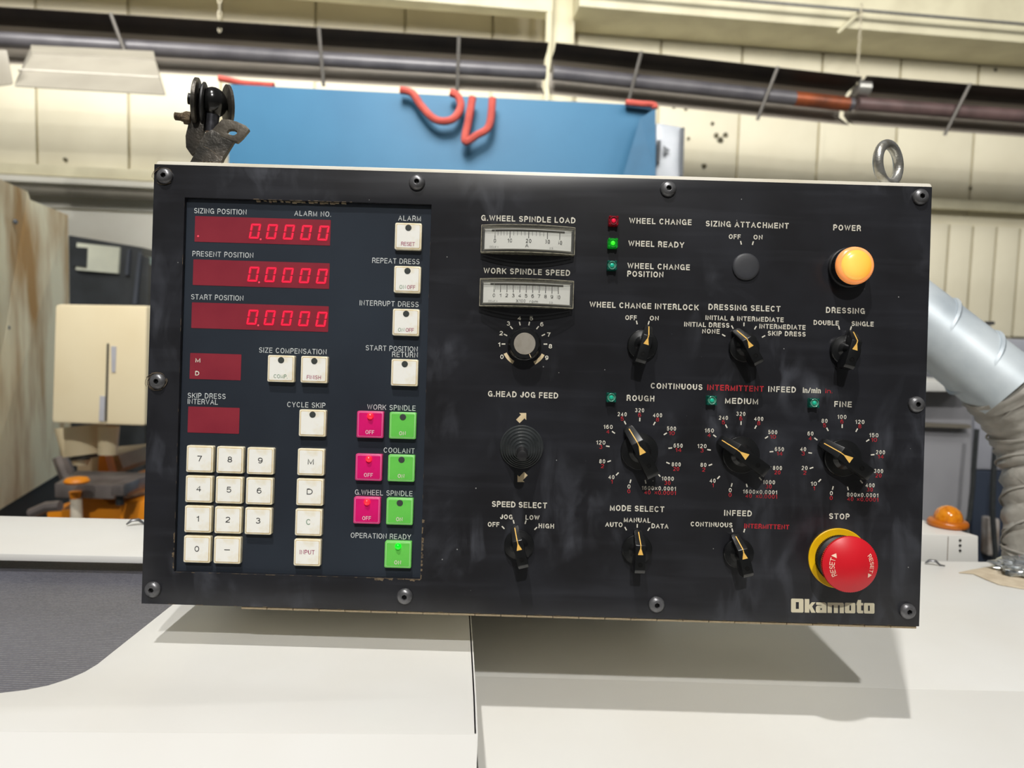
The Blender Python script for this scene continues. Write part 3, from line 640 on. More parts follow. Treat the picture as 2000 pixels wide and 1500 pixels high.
# ------------------------------------------------------------------ duct
M_DUCT = mat('galvanized_duct', (208, 217, 222), 0.46, 0.2, col2=(176, 187, 195), vscale=14, detail=6)
M_TAPE = mat('grey_duct_tape', (176, 172, 164), 0.5, 0.15, col2=(146, 141, 132), vscale=20, bump=0.8, bscale=70)
dd = 1.0
kd = dd / F_PX
du = empty('exhaust_duct', Vector((G(2030, 1130, .95).x, G(2030, 1130, .95).y, CAM.z - HR)), 'galvanized exhaust duct with grey taped elbow, coming down to the cover at the far right', 'duct')
ax0, ax1, ax2 = G(1640, 500, dd + .10), G(1936, 735, dd), G(2010, 806, dd - 0.02)
r_d = 69 * kd
dirn = (ax1 - ax0).normalized()
wpart('pipe', MB().tube([ax0, ax1 + dirn * 0.03], r_d, 40), M_DUCT, du, smooth=60)
def ring(c, r, tr, m, nrm, seg=40, jitter=0.0):
    u = nrm.cross(Vector((0, 0, 1))).normalized(); v = u.cross(nrm).normalized()
    pts = [c + u * (r * math.cos(a)) + v * (r * math.sin(a)) for a in [2 * math.pi * j / seg for j in range(seg)]]
    return MB().tube(pts, tr, 6, closed=True)
for (cx, cy) in ((1828, 650), (1905, 711)):
    f = (cx - 1640) / (1936 - 1640); c = ax0.lerp(ax1, f)
    wpart('seam_ring', ring(c, r_d, 0.0042, M_DUCT, (dirn + Vector((0.25, 0.35, 0.15))).normalized()), M_DUCT, du)
# taped elbow
random.seed(11)
path = [ax1 + dirn * 0.01, G(1966, 768, dd), G(1998, 812, dd), G(2022, 862, dd), G(2033, 915, dd - .01), G(2037, 980, dd - .02), G(2040, 1040, dd - .03), G(2042, 1075, dd - .04)]
path.append(Vector((path[-1].x, path[-1].y, CAM.z - HR + 0.002)))
fine = []
for i in range(len(path) - 1):
    for k_ in range(5): fine.append(path[i].lerp(path[i + 1], k_ / 5))
fine.append(path[-1])
rr = []
for i, p in enumerate(fine):
    t = i / (len(fine) - 1)
    base = (72 - 8 * t) * kd if t < 0.5 else 66 * kd
    rr.append(base + (0.0022 * math.sin(i * 2.1) + random.uniform(-0.0012, 0.0012)))
tp = MB().tube(fine, rr, 36)
tp.v = [(x + random.uniform(-.0009, .0009), y + random.uniform(-.0009, .0009), z_ + random.uniform(-.0009, .0009)) for x, y, z_ in tp.v]
wpart('taped_elbow', tp, M_TAPE, du, smooth=60, label='elbow wrapped in wrinkled grey tape')
for i in (6, 13, 19, 25, 31, 36):
    nr = (fine[min(i + 1, len(fine) - 1)] - fine[i - 1]).normalized()
    nr = (nr + Vector((random.uniform(-.3, .3), random.uniform(-.3, .3), random.uniform(-.3, .3)))).normalized()
    wpart('tape_fold', ring(fine[i], rr[i] * 1.01, 0.0016, M_TAPE, nr), M_TAPE, du, smooth=60)
# crumpled foil at the foot, dried sealant smear
random.seed(5)
fo = bmesh.new(); bmesh.ops.create_icosphere(fo, subdivisions=4, radius=1.0)
c = ground(2004, 1128, HR)
for v in fo.verts:
    r_ = 1 + random.uniform(-.12, .12) + 0.18 * math.sin(v.co.x * 9) * math.cos(v.co.y * 8)
    v.co = Vector((v.co.x * 0.050 * r_, v.co.y * 0.030 * r_, max(0.0, v.co.z * 0.012 * r_ + 0.008)))
me = bpy.data.meshes.new('foil'); fo.to_mesh(me); fo.free(); me.materials.append(mat('crumpled_foil', (214, 218, 220), 0.22, 0.9, col2=(160, 165, 168), vscale=90)); 
tag(link('crumpled_foil', me, None, c + Vector((0.025, 0.012, 0.0005))), 'shiny crumpled foil tape around the foot of the duct', 'foil')
sp_ = [(1872, 1120), (1900, 1114), (1950, 1106), (2010, 1104), (2060, 1120), (2060, 1165), (2000, 1152), (1950, 1143), (1925, 1133), (1900, 1122)]
tag(link('sealant_smear', sheet([ground(x, y, HR) + Vector((0, 0, 0.0016)) for x, y in sp_], -0.0012, Vector((0, 0, 1))).mesh('sealant_smear', mat('dried_tan_sealant', (206, 192, 168), 0.7, col2=(186, 170, 146), vscale=60, bump=0.5, bscale=200), 0.0004)),
    'thin tan smear of dried sealant on the cover by the duct foot', 'sealant')

# ================================================================== THE CONTROL PANEL
BASE = Vector((49, -452, -14))
cp = empty('control_panel', PANEL @ (BASE * S), 'large black machine control panel with keypad, meters and rotary switches in a cream enclosure', 'control panel', rot=PANEL.to_euler())
def pp(name, mb, m, pos, rotz=0.0, bev=0.0, label=None, kind=None, parent=None, ppos=None, smooth=35, me=None):
    """part of the panel; pos in panel pixels. With parent+ppos: a sub-part of the part placed at ppos"""
    if me is None: me = mb.scaled(S).mesh(name, m, bev * S, smooth)
    if parent is None: loc = (Vector(pos) - BASE) * S; par = cp
    else: loc = (Vector(pos) - Vector(ppos)) * S; par = parent
    return link(name, me, par, loc, rotz, label, kind)
PX0, PX1, PY0, PY1 = -711, 809, -450, 409
EX0, EX1, EY0, EY1 = -714, 816, -452, 419.5
# enclosure
enc = MB()
ol = rrect(EX1 - EX0, EY1 - EY0, 6)
ecx, ecy = (EX0 + EX1) / 2, (EY0 + EY1) / 2
enc.prism(ol, -620, -13)
enclosure = pp('enclosure', enc, M_RIM, (ecx, ecy, 0), bev=2.5)
# rectangle of the keypad recess (measured on the photo)
KX0, KY1, _ = P(360, 386); KX1, KY0, _ = P(824, 1131)
KX1 = P(832, 760).x; KX0 = P(350, 750).x; KY1 = P(600, 392.5).y; KY0 = P(580, 1124).y
fp = MB(); zb_, zt_ = -13, 0
o4 = [(PX0, PY0), (PX1, PY0), (PX1, PY1), (PX0, PY1)]; i4 = [(KX0, KY0), (KX1, KY0), (KX1, KY1), (KX0, KY1)]
vs = [(x, y, zt_) for x, y in o4 + i4] + [(x, y, zb_) for x, y in o4 + i4]
fs = []
for i in range(4):
    j = (i + 1) % 4
    fs += [(i, j, 4 + j, 4 + i), (8 + j, 8 + i, 12 + i, 12 + j), (i, 8 + i, 8 + j, j), (4 + j, 12 + j, 12 + i, 4 + i)]
fp.add(vs, fs)
plate = pp('front_plate', fp, M_PLATE, (0, 0, 0), bev=0.8)
OV = -9.0
overlay = pp('keypad_overlay', MB().box(KX0 + .3, KY0 + .3, -12.9, KX1 - .3, KY1 - .3, OV), M_OVER, (0, 0, 0))
# hinge
hx0, hx1 = P(470, 1188).x, P(1792, 1225).x
hg = pp('hinge', MB().box(hx0, PY0 - 4.0, -12, hx1, PY0 - 0.3, -9), M_BRASS, (0, 0, 0))
nk = 26; kw = (hx1 - hx0) / nk
kme = MB().tube([(-kw / 2 + .5, 0, 0), (kw / 2 - .9, 0, 0)], 3.0, 10).scaled(S).mesh('knuckle', M_BRASS)
for k in range(nk):
    pp('knuckle', None, None, (hx0 + kw * (k + .5), PY0 - 3.2, -5.2), parent=hg, ppos=(0, 0, 0), me=kme)
# brown bare chips along the recess edge and the lower rim
random.seed(9)
def wear(x0, y0, x1, y1, n, wmin, wmax, side, z=0.25):
    bb = MB()
    for k in range(n):
        t = (k + random.random()) / n; x = x0 + (x1 - x0) * t; y = y0 + (y1 - y0) * t
        L_ = random.uniform(5, 16); q = random.uniform(wmin, wmax); dx, dy = (x1 - x0), (y1 - y0); d_ = math.hypot(dx, dy); dx /= d_; dy /= d_
        nx, ny = side
        pts = [(x - dx * L_ / 2, y - dy * L_ / 2), (x + dx * L_ / 2, y + dy * L_ / 2), (x + dx * L_ * .3 + nx * q, y + dy * L_ * .3 + ny * q), (x - dx * L_ * .1 + nx * q * .7, y - dy * L_ * .1 + ny * q * .7), (x - dx * L_ * .35 + nx * q * .9, y - dy * L_ * .35 + ny * q * .9)]
        bb.prism(pts, -0.5, z - 0.05)
    return bb
w_ = wear(KX1, KY0, KX1, KY0 + 115, 12, 2, 6, (1, 0)); w2 = wear(KX0, KY0, KX0, KY0 + 75, 7, 1.5, 5, (-1, 0)); w_.add(w2.v, w2.f)
for a in ((KX0, KY0, KX1, KY0, 20, .3, 1.4, (0, -1)), (KX1 - 90, KY0, KX1, KY0, 9, 2, 6, (0, -1)), (KX0 + 130, KY1, KX0 + 330, KY1, 14, .6, 1.6, (0, 1)), (KX0, KY0, KX0, KY1, 12, .2, .9, (-1, 0)), (KX1, KY0, KX1, KY1, 9, .2, .6, (1, 0)), (PX0 + 20, PY0 + .2, PX1 - 20, PY0 + .2, 30, .3, 1.4, (0, 1))):
    w2 = wear(*a); w_.add(w2.v, w2.f)
pp('edge_chips', w_, M_WEAR, (0, 0, 0), kind='stuff', parent=plate, ppos=(0, 0, 0), smooth=0, label='brown bare chips along the cut edges of the black plate')
# pale debris on the top ledge of the recess
w3 = MB()
for k in range(16):
    x = P(500 + 11 * k, 390 + .33 * k).x + random.uniform(-3, 3)
    w3.box(x, KY1 - random.uniform(1.5, 4), OV, x + random.uniform(4, 10), KY1 - .3, OV + 5)
pp('debris', w3, mat('pale_dirt', (176, 160, 130), 0.9, col2=(96, 84, 66), vscale=300), (0, 0, 0), kind='stuff', parent=overlay, ppos=(0, 0, 0), smooth=0)

# ---- lettering: a grotesque stroke alphabet drawn as ribbons of constant weight
def arc(cx, cy, rx, ry, a0, a1, n=None):
    n = n or max(3, int(abs(a1 - a0) / 16)); return [(cx + rx * math.cos(rad(a0 + (a1 - a0) * k / n)), cy + ry * math.sin(rad(a0 + (a1 - a0) * k / n))) for k in range(n + 1)]
_six = [arc(.5, .31, .5, .31, 0, 360), arc(.54, .5, .54, .5, 48, 180) + [(0, .31)]]
GL = {
 'A': (.88, [[(0, 0), (.5, 1), (1, 0)], [(.2, .33), (.8, .33)]]), 'B': (.74, [[(0, 0), (0, 1), (.58, 1)] + arc(.6, .76, .34, .24, 90, -90) + [(0, .52)], [(.6, .52)] + arc(.62, .26, .38, .26, 90, -90) + [(0, 0)]]),
 'C': (.84, [arc(.5, .5, .5, .5, 40, 320)]), 'D': (.80, [[(0, 0), (0, 1), (.42, 1)] + arc(.42, .5, .58, .5, 90, -90) + [(0, 0)]]),
 'E': (.66, [[(1, 1), (0, 1), (0, 0), (1, 0)], [(0, .52), (.92, .52)]]), 'F': (.62, [[(1, 1), (0, 1), (0, 0)], [(0, .50), (.88, .50)]]),
 'G': (.86, [arc(.5, .5, .5, .5, 40, 348) + [(1, .46), (.56, .46)], [(1, .46), (1, 0)]]), 'H': (.76, [[(0, 0), (0, 1)], [(1, 0), (1, 1)], [(0, .52), (1, .52)]]),
 'I': (0, [[(0, 0), (0, 1)]]), 'J': (.56, [[(1, 1), (1, .3)] + arc(.5, .3, .5, .3, 0, -170)]), 'K': (.78, [[(0, 0), (0, 1)], [(1, 1), (0, .36)], [(.38, .6), (1, 0)]]),
 'L': (.60, [[(0, 1), (0, 0), (1, 0)]]), 'M': (.90, [[(0, 0), (0, 1), (.5, .06), (1, 1), (1, 0)]]), 'N': (.76, [[(0, 0), (0, 1), (1, 0), (1, 1)]]),
 'O': (.88, [arc(.5, .5, .5, .5, 90, 450, 24)]), 'P': (.70, [[(0, 0), (0, 1), (.6, 1)] + arc(.6, .73, .4, .27, 90, -90) + [(0, .46)]]),
 'R': (.74, [[(0, 0), (0, 1), (.6, 1)] + arc(.6, .74, .36, .26, 90, -90) + [(0, .48)], [(.55, .48), (.82, .38), (.94, .2), (1, 0)]]),
 'S': (.72, [arc(.5, .75, .47, .25, 22, 262) + arc(.5, .26, .5, .26, 82, -158)]), 'T': (.72, [[(0, 1), (1, 1)], [(.5, 1), (.5, 0)]]),
 'U': (.76, [[(0, 1), (0, .38)] + arc(.5, .38, .5, .38, 180, 360) + [(1, 1)]]), 'V': (.84, [[(0, 1), (.5, 0), (1, 1)]]), 'W': (1.22, [[(0, 1), (.25, 0), (.5, .96), (.75, 0), (1, 1)]]),
 'X': (.8, [[(0, 0), (1, 1)], [(0, 1), (1, 0)]]), 'Y': (.82, [[(0, 1), (.5, .42), (1, 1)], [(.5, .42), (.5, 0)]]), 'Z': (.72, [[(0, 1), (1, 1), (0, 0), (1, 0)]]),
 '0': (.56, [arc(.5, .5, .5, .5, 90, 450, 22)]), '1': (.24, [[(1, 1), (1, 0)], [(0, .78), (.9, .86)]]), '2': (.56, [arc(.5, .71, .48, .29, 168, -28) + [(.06, .08), (0, 0), (1, 0)]]),
 '3': (.56, [arc(.48, .76, .42, .24, 158, -80) + arc(.48, .27, .52, .27, 80, -160)]), '4': (.60, [[(.76, 0), (.76, 1), (0, .28), (1, .28)]]),
 '5': (.56, [[(.92, 1), (.10, 1), (.04, .50)] + arc(.48, .33, .52, .33, 132, -155)]), '6': (.56, _six), '7': (.54, [[(0, 1), (1, 1), (.62, .5), (.38, 0)]]),
 '8': (.56, [arc(.5, .76, .42, .24, 90, 450, 16), arc(.5, .26, .5, .26, 90, 450, 18)]), '9': (.56, [[(1 - x, 1 - y) for x, y in st] for st in _six]),
 '.': (0, [[(0, 0), (0, .03)]]), '/': (.42, [[(0, 0), (1, 1)]]), '-': (.34, [[(0, .45), (1, .45)]]), '×': (.52, [[(0, .12), (1, .74)], [(0, .74), (1, .12)]]),
 '&': (.84, [[(1, 0), (.22, .7)] + arc(.42, .8, .22, .2, 195, -50) + [(.12, .42)] + arc(.38, .26, .38, .26, 145, 320) + [(.96, .5)]]),
 'i': (0, [[(0, 0), (0, .66)], [(0, .94), (0, 1)]]), 'n': (.50, [[(0, 0), (0, .7)], [(0, .42)] + arc(.5, .42, .5, .28, 180, 0) + [(1, 0)]]),
 'm': (.86, [[(0, 0), (0, .7)], [(0, .45)] + arc(.25, .45, .25, .25, 180, 0) + [(.5, 0)], [(.5, .45)] + arc(.75, .45, .25, .25, 180, 0) + [(1, 0)]]),
 'r': (.30, [[(0, 0), (0, .7)], [(0, .42)] + arc(.8, .38, .8, .3, 180, 80)]), 'p': (.50, [[(0, -.25), (0, .7)], arc(.5, .35, .5, .35, 180, 540, 14)]),
}
def letters(txt, wpx, hpx, bold):
    t = hpx * (.105 + 3.6 * bold); g = .30 * hpx if bold > .01 else .26 * hpx; spc = .74 * hpx
    nat = 0.0; flex = 0.0
    for i, ch in enumerate(txt):
        if ch == ' ': nat += spc; continue
        flex += GL[ch][0] * hpx; nat += t + (g - t * .25 if i < len(txt) - 1 and txt[i + 1] != ' ' else 0)
    k = (wpx - nat) / flex if flex else 1
    if k < .72 or k > 1.35:      # share the fit between letter width and spacing
        k2 = min(max(k, .72), 1.35); nsp = max(1, len(txt) - 1); extra = (wpx - nat - k2 * flex) / nsp; k = k2
    else: extra = 0
    b = MB(); x0 = -wpx / 2; hw = t / 2
    for i, ch in enumerate(txt):
        if ch == ' ': x0 += spc + extra; continue
        w_, sts = GL[ch]; gw = w_ * hpx * k
        for st in sts:
            pts = [Vector((x0 + hw + x * gw, -hpx / 2 + hw + y * (hpx - t))) for x, y in st]
            closed = (pts[0] - pts[-1]).length < 1e-4
            if not closed:
                d0 = (pts[0] - pts[1]).normalized() * hw; d1 = (pts[-1] - pts[-2]).normalized() * hw
                curved0 = len(st) > 6
                pts[0] = pts[0] + d0 * (.2 if curved0 and ch in 'CGS235690' else 1); pts[-1] = pts[-1] + d1 * (.2 if curved0 and ch in 'CGS2356903' else 1)
            n = len(pts); L_ = []; R_ = []
            for j in range(n):
                a = pts[j - 1] if j > 0 else (pts[-2] if closed else None); c = pts[j + 1] if j < n - 1 else (pts[1] if closed else None)
                da = (pts[j] - a).normalized() if a is not None else (c - pts[j]).normalized()
                dc = (c - pts[j]).normalized() if c is not None else da
                na = Vector((-da.y, da.x)); nc = Vector((-dc.y, dc.x)); nn = na + nc
                if nn.length < .35: nn = nc; m_ = 1
                else: nn.normalize(); m_ = min(1.9, 1 / max(.35, nn.dot(nc)))
                L_.append(pts[j] + nn * hw * m_); R_.append(pts[j] - nn * hw * m_)
            vs = [(p.x, p.y, 0) for p in L_] + [(p.x, p.y, 0) for p in R_]
            # clip mitres that poke above/below the letter height
            if ch in 'AVWMNKXYZ4712×/': vs = [(x, min(hpx / 2 + .0, max(-hpx / 2, y)), z_) for x, y, z_ in vs]
            b.add(vs, [(n + j, n + j + 1, j + 1, j) for j in range(n - 1)])
        x0 += gw + t + (g - t * .25 if i < len(txt) - 1 and txt[i + 1] != ' ' else 0) + (extra if i < len(txt) - 1 else 0)
    return b
def T(txt, x, y, wpx, hpx, m=None, bold=0.022, h=0.35, parent=None, ppos=None, name='legend'):
    par = parent or plate; pq = ppos if parent else (0, 0, 0)
    p = P(x, y, h)
    return pp(name, letters(txt, wpx, hpx, bold), m or M_TXT, p, parent=par, ppos=pq, smooth=0)
def TL(txt, x, y, wpx, hpx=10.2, bold=0.004, m=None):      # on the keypad overlay
    return T(txt, x, y, wpx, hpx, m or M_TXTL, bold, OV + 0.35, overlay, (0, 0, 0))
for a in (('SIZING POSITION', 430.4, 412.8, 103), ('ALARM NO.', 610.8, 417.3, 72), ('ALARM', 800, 426.3, 44.5), ('PRESENT POSITION', 435.3, 497, 119.7),
          ('REPEAT DRESS', 773.2, 509.8, 93), ('START POSITION', 424.3, 581, 102.6), ('INTERRUPT DRESS', 760, 593, 115.8), ('SIZE COMPENSATION', 571.9, 685.4, 132.6),
          ('START POSITION', 765, 680.6, 102), ('RETURN', 790.9, 692.6, 50.4), ('SKIP DRESS', 403.6, 773.2, 74.4), ('INTERVAL', 396.1, 784.6, 59.4),
          ('CYCLE SKIP', 598.3, 790.8, 75), ('WORK SPINDLE', 764.4, 796, 95), ('COOLANT', 779.5, 879.8, 60.6), ('G.WHEEL SPINDLE', 749.4, 962.6, 113), ('OPERATION READY', 743.9, 1047, 118.5)):
    TL(*a)
# ---- displays
def seg_zero(wd, ht, th, sl):
    bb = MB(); hw, hh = wd / 2, ht / 2
    def sh(p): return (p[0] + p[1] * sl, p[1])
    g = .7
    segs = [[(-hw + g, hh), (hw - g, hh), (hw - th, hh - th), (-hw + th, hh - th)], [(-hw + g, -hh), (-hw + th, -hh + th), (hw - th, -hh + th), (hw - g, -hh)],
            [(-hw, hh - g), (-hw + th, hh - th - g), (-hw + th, g), (-hw, g * 2)], [(-hw, -hh + g), (-hw, -g * 2), (-hw + th, -g), (-hw + th, -hh + th + g)],
            [(hw, hh - g), (hw, g * 2), (hw - th, g), (hw - th, hh - th - g)], [(hw, -hh + g), (hw - th, -hh + th + g), (hw - th, -g), (hw, -g * 2)]]
    for q in segs: bb.prism([sh(p) for p in q], 0, 0.25)
    return bb
halo_me = seg_zero(20.5, 30.5, 5.2, 0.15).scaled(S).mesh('digit_glow', M_SEGH, 0, 0)
core_me = seg_zero(18.2, 28.2, 2.0, 0.15).scaled(S).mesh('digit', M_SEG, 0, 0)
dpt_me = MB().lathe([(1.9, 0), (1.9, .3), (1.2, .6)], 12).scaled(S).mesh('decimal_point', mat('dim_red_point', (236, 70, 90), 0.5, emis=(230, 50, 80), estr=0.4))
def window(x, y, wpx, hpx):
    p = P(x, y, OV)
    o = pp('display_window', MB().prism(rrect(wpx, hpx, 1.2), 0, 0.5), M_WIN, p); return o, p
for (x, y, wpx, xs, y0, y1) in ((513.1, 450.9, 266.5, (498.1, 531.1, 564.4, 598, 631.8), 451.6, 455.4), (510.4, 535.5, 268, (495.1, 528.4, 562, 595.6, 628.9), 535.6, 539.6), (508, 619.5, 269, (493.3, 526.9, 560.5, 594.1, 628), 619.6, 623.6)):
    o, p = window(x, y, wpx, 50.5)
    for k, xd in enumerate(xs):
        yd = y0 + (y1 - y0) * k / 4 
        q = P(xd, yd, OV + .5); q.z = OV + .55
        pp('digit_glow', None, None, q, parent=o, ppos=p, me=halo_me)
        q2 = q.copy(); q2.z += .3
        pp('digit', None, None, q2, parent=o, ppos=p, me=core_me)
    q = P(xs[0] + 11, y0 + 16, OV + .5); q.z = OV + .6; pp('decimal_point', None, None, q, parent=o, ppos=p, me=dpt_me)
    q = P(x - wpx / 2 + 7, y + 10.5, OV + .5); q.z = OV + .4
    if y < 500: pp('decimal_point', None, None, q, parent=o, ppos=p, me=dpt_me)
o, p = window(421, 716.1, 100.5, 51)
T('M', 386.5, 703.5, 9.5, 8.6, M_TXT, 0.02, OV + .8, o, p); T('D', 385.2, 729, 8.2, 8.6, M_TXT, 0.02, OV + .8, o, p)
window(417.4, 820.6, 101, 51)
# ---- keys
KT = 2.0
M_KEYW2 = mat('pale_magenta_groove', (232, 120, 168), 0.5); M_KEYG2 = mat('pale_green_groove', (164, 222, 146), 0.5)
def key_meshes(mf, mt):
    fr = MB().prism(rrect(52, 52, 3), 0, KT - OV - 1.2).prism(rrect(51.6, 51.6, 3), KT - OV - 1.2, KT - OV - 0.6, rrect(50, 50, 2.4))
    tp_ = MB().prism(rrect(45.4, 45.4, 2), KT - OV - .6, KT - OV - .1, rrect(44.6, 44.6, 2))
    bd_ = MB().prism(rrect(47, 47, 2.4), KT - OV - .7, KT - OV - .45)
    mb_ = {M_KEYWF: M_KEYB, M_KEYPF: M_KEYW2, M_KEYGF: M_KEYG2}[mf]
    return fr.scaled(S).mesh('key', mf, 0), bd_.scaled(S).mesh('key_groove', mb_, 0), tp_.scaled(S).mesh('key_face', mt, 0)
KM = {'w': key_meshes(M_KEYWF, M_KEYW), 'p': key_meshes(M_KEYPF, M_KEYP), 'g': key_meshes(M_KEYGF, M_KEYG)}
ml_off = mat('dark_smoked_lamp', (66, 70, 68), 0.3, coat=.3); ml_red = mat('lit_red_key_lamp', (255, 50, 60), 0.2, emis=(255, 20, 40), estr=0.9, coat=.5); ml_grn = mat('lit_green_key_lamp', (0, 225, 30), 0.2, emis=(0, 235, 20), estr=0.9, coat=.5)
LM = {m_.name: MB().lathe(pr, 20).scaled(S).mesh('lamp', m_, smooth=60) for m_, pr in ((ml_off, [(6.2, 0), (6.0, .5), (4, .6)]), (ml_red, [(6.4, 0), (6.2, 2), (5.2, 4.5), (3.2, 6.2), (.4, 7)]), (ml_grn, [(6.4, 0), (6.2, 2), (5.2, 4.5), (3.2, 6.2), (.4, 7)]))}
def key(x, y, kind, txt, lampc=None, tm=None, lab=None, tw=None, th_=7.6, ty=None, bold=0.008):
    p = P(x, y, KT); p.z = OV
    kf, kg, kt = KM[kind]
    o = pp('key', None, None, p, me=kf, label=lab)
    pp('key_groove', None, None, p, parent=o, ppos=p, me=kg)
    pp('key_face', None, None, p, parent=o, ppos=p, me=kt)
    if lampc:
        q = Vector((p.x, p.y + 16.5, KT - .1)); pp('lamp', None, None, q, parent=o, ppos=p, me=LM[lampc.name])
    if txt:
        dy = (ty if ty is not None else (-15 if lampc else 1))
        parts = txt if isinstance(txt, list) else [(txt, 0, tw, tm)]
        for (s_, dx, ww, mm2) in parts:
            if s_ == '-': pp('legend', MB().prism([(-5.5, -.7), (5.5, -.7), (5.5, .7), (-5.5, .7)], 0, .2), mm2, Vector((p.x, p.y + 1, KT)), parent=o, ppos=p, smooth=0)
            else: pp('legend', letters(s_, ww, th_, bold), mm2, Vector((p.x + dx, p.y + dy, KT + .12)), parent=o, ppos=p, smooth=0)
key(797.2, 461.4, 'w', 'RESET', ml_off, M_TXTM, 'white RESET key with small dark lamp', 27)
key(795.4, 545.7, 'w', [('ON', -8.7, 12.2, M_TXTG), ('OFF', 8, 16, M_TXTM)], ml_off, lab='white ON OFF key under REPEAT DRESS')
key(792.7, 629.4, 'w', [('ON', -8.7, 12.2, M_TXTG), ('OFF', 8, 16, M_TXTM)], ml_off, lab='white ON OFF key under INTERRUPT DRESS')
key(790, 727.7, 'w', None, ml_off, lab='blank white key under START POSITION RETURN')
key(548.5, 720, 'w', 'COMP.', ml_off, M_TXTG, 'white COMP. key', 27)
key(613.4, 721.8, 'w', 'FINISH', ml_off, M_TXTM, 'white FINISH key', 27.5)
key(610, 826.4, 'w', None, ml_off, lab='blank white CYCLE SKIP key')
for (x, y, c, t, l, tw) in ((722.8, 829.1, 'p', 'OFF', ml_red, 17), (786.4, 831.2, 'g', 'ON', ml_off, 12.5), (720, 912.8, 'p', 'OFF', ml_red, 17), (783.7, 914.6, 'g', 'ON', ml_off, 12.5),
                            (716.5, 997, 'p', 'OFF', ml_red, 17), (780.4, 999.1, 'g', 'ON', ml_off, 12.5), (777.1, 1083.5, 'g', 'ON', ml_grn, 13)):
    key(x, y, c, t, l, M_TXTW, ('magenta OFF key with lit red lamp' if c == 'p' else ('green ON key with lit green lamp' if l is ml_grn else 'green ON key with dark lamp')), tw)
for (x, y, t) in ((389.9, 896.6, '7'), (448.9, 898.4, '8'), (508.3, 900.4, '9'), (388, 955.4, '4'), (447.1, 957.4, '5'), (506.2, 959.3, '6'), (386.3, 1014.1, '1'), (445.1, 1016, '2'), (504.1, 1018, '3'), (384.5, 1073, '0'), (443.5, 1074.9, '-'),
                  (607, 902.6, 'M'), (604.9, 961.3, 'D'), (602.4, 1020.4, 'C')):
    key(x, y, 'w', t, None, M_TXTG if t == 'C' else M_TXTK, 'white %s key' % ('minus' if t == '-' else t), 11.5 if t in 'MD' else (4.5 if t == '1' else 9), 11.2)
key(599.9, 1079.4, 'w', 'INPUT', None, M_TXTM, 'white INPUT key', 29, 8.6)

# ---- screws
scr = MB().lathe([(15.5, 0), (15.8, 1.2), (15, 4), (12.5, 7), (9, 8.6), (5.6, 9)], 28, close=False)
n_ = 28
hexr = 5.4
ring_i = [(5.6 * math.cos(2 * math.pi * k / n_), 5.6 * math.sin(2 * math.pi * k / n_), 9) for k in range(n_)]
def hexpt(a):
    s6 = rad(60); aa = (a + rad(30)) % s6 - s6 / 2; r_ = hexr * math.cos(rad(30)) / math.cos(aa); return r_ * math.cos(a), r_ * math.sin(a)
hx = [hexpt(2 * math.pi * k / n_) for k in range(n_)]
scr.add(ring_i + [(x, y, 8.9) for x, y in hx] + [(x, y, 3) for x, y in hx], [(k, (k + 1) % n_, n_ + (k + 1) % n_, n_ + k) for k in range(n_)] + [(n_ + k, n_ + (k + 1) % n_, 2 * n_ + (k + 1) % n_, 2 * n_ + k) for k in range(n_)])
scr_me = scr.scaled(S).mesh('screw', M_STEEL)
sock_me = MB().prism([hexpt(rad(60 * k)) for k in range(6)], 2.6, 3.2).scaled(S).mesh('socket', M_HOLE, 0, 0)
for (x, y) in ((320, 343), (814, 355), (1306, 368), (1800, 383.5), (306, 745), (1792, 790), (296.5, 1152.5), (790, 1166), (1283, 1182), (1775, 1195)):
    p = P(x, y, 5); p.z = 0
    o = pp('screw', None, None, p, rotz=random.uniform(0, 1), me=scr_me); pp('socket', None, None, p, parent=o, ppos=p, me=sock_me)
for (x, y, n) in ((306, 745, 16), (320, 343, 7)):
    bb = MB()
    for k in range(n):
        a = random.uniform(0, 6.28); r0 = random.uniform(14, 19); c_ = P(x, y)
        pts = [Vector((c_.x + (r0 + 1.2 * j) * math.cos(a + .35 * j), c_.y + (r0 - .4 * j) * math.sin(a + .35 * j), .8 + .3 * j)) for j in range(5)]
        bb.tube(pts, .45, 5)
    pp('lint', bb, M_FLUFF, (0, 0, 0), kind='stuff', parent=plate, ppos=(0, 0, 0), label='wisps of lint and swarf caught round a screw')

# ---- legends of the right half
for a in (('G.WHEEL SPINDLE LOAD', 1031.9, 428, 184), ('WORK SPINDLE SPEED', 1029, 530.8, 169), ('WHEEL CHANGE', 1289.8, 432.5, 122), ('WHEEL READY', 1281.8, 476.8, 109),
          ('WHEEL CHANGE', 1286.4, 520.5, 122), ('POSITION', 1260.4, 535.5, 70.5), ('WHEEL CHANGE INTERLOCK', 1258, 597.5, 213), ('SIZING ATTACHMENT', 1459.4, 438.8, 162),
          ('POWER', 1654.5, 445, 54), ('DRESSING SELECT', 1454, 601.3, 140.5), ('DRESSING', 1651.3, 606.5, 76), ('G.HEAD JOG FEED', 1021.6, 770.8, 137), ('ROUGH', 1251, 777.8, 54),
          ('SPEED SELECT', 1014.5, 985.8, 107.5), ('MODE SELECT', 1244.3, 993.3, 106), ('CONTINUOUS', 1321.5, 754.7, 101), ('INFEED', 1527.5, 760.5, 54), ('MEDIUM', 1448.5, 783.3, 64.5),
          ('FINE', 1646.5, 789.5, 34), ('INFEED', 1441.4, 1002.3, 54), ('STOP', 1639.3, 1008.5, 40)):
    T(a[0], a[1], a[2], a[3], 11.2)
T('INTERMITTENT', 1436.5, 758, 110, 11.2, M_TXTR); T('in/min', 1585.6, 762.5, 35, 10.5); T('in.', 1619, 763.8, 13.5, 8.5, M_TXTR, 0.01)
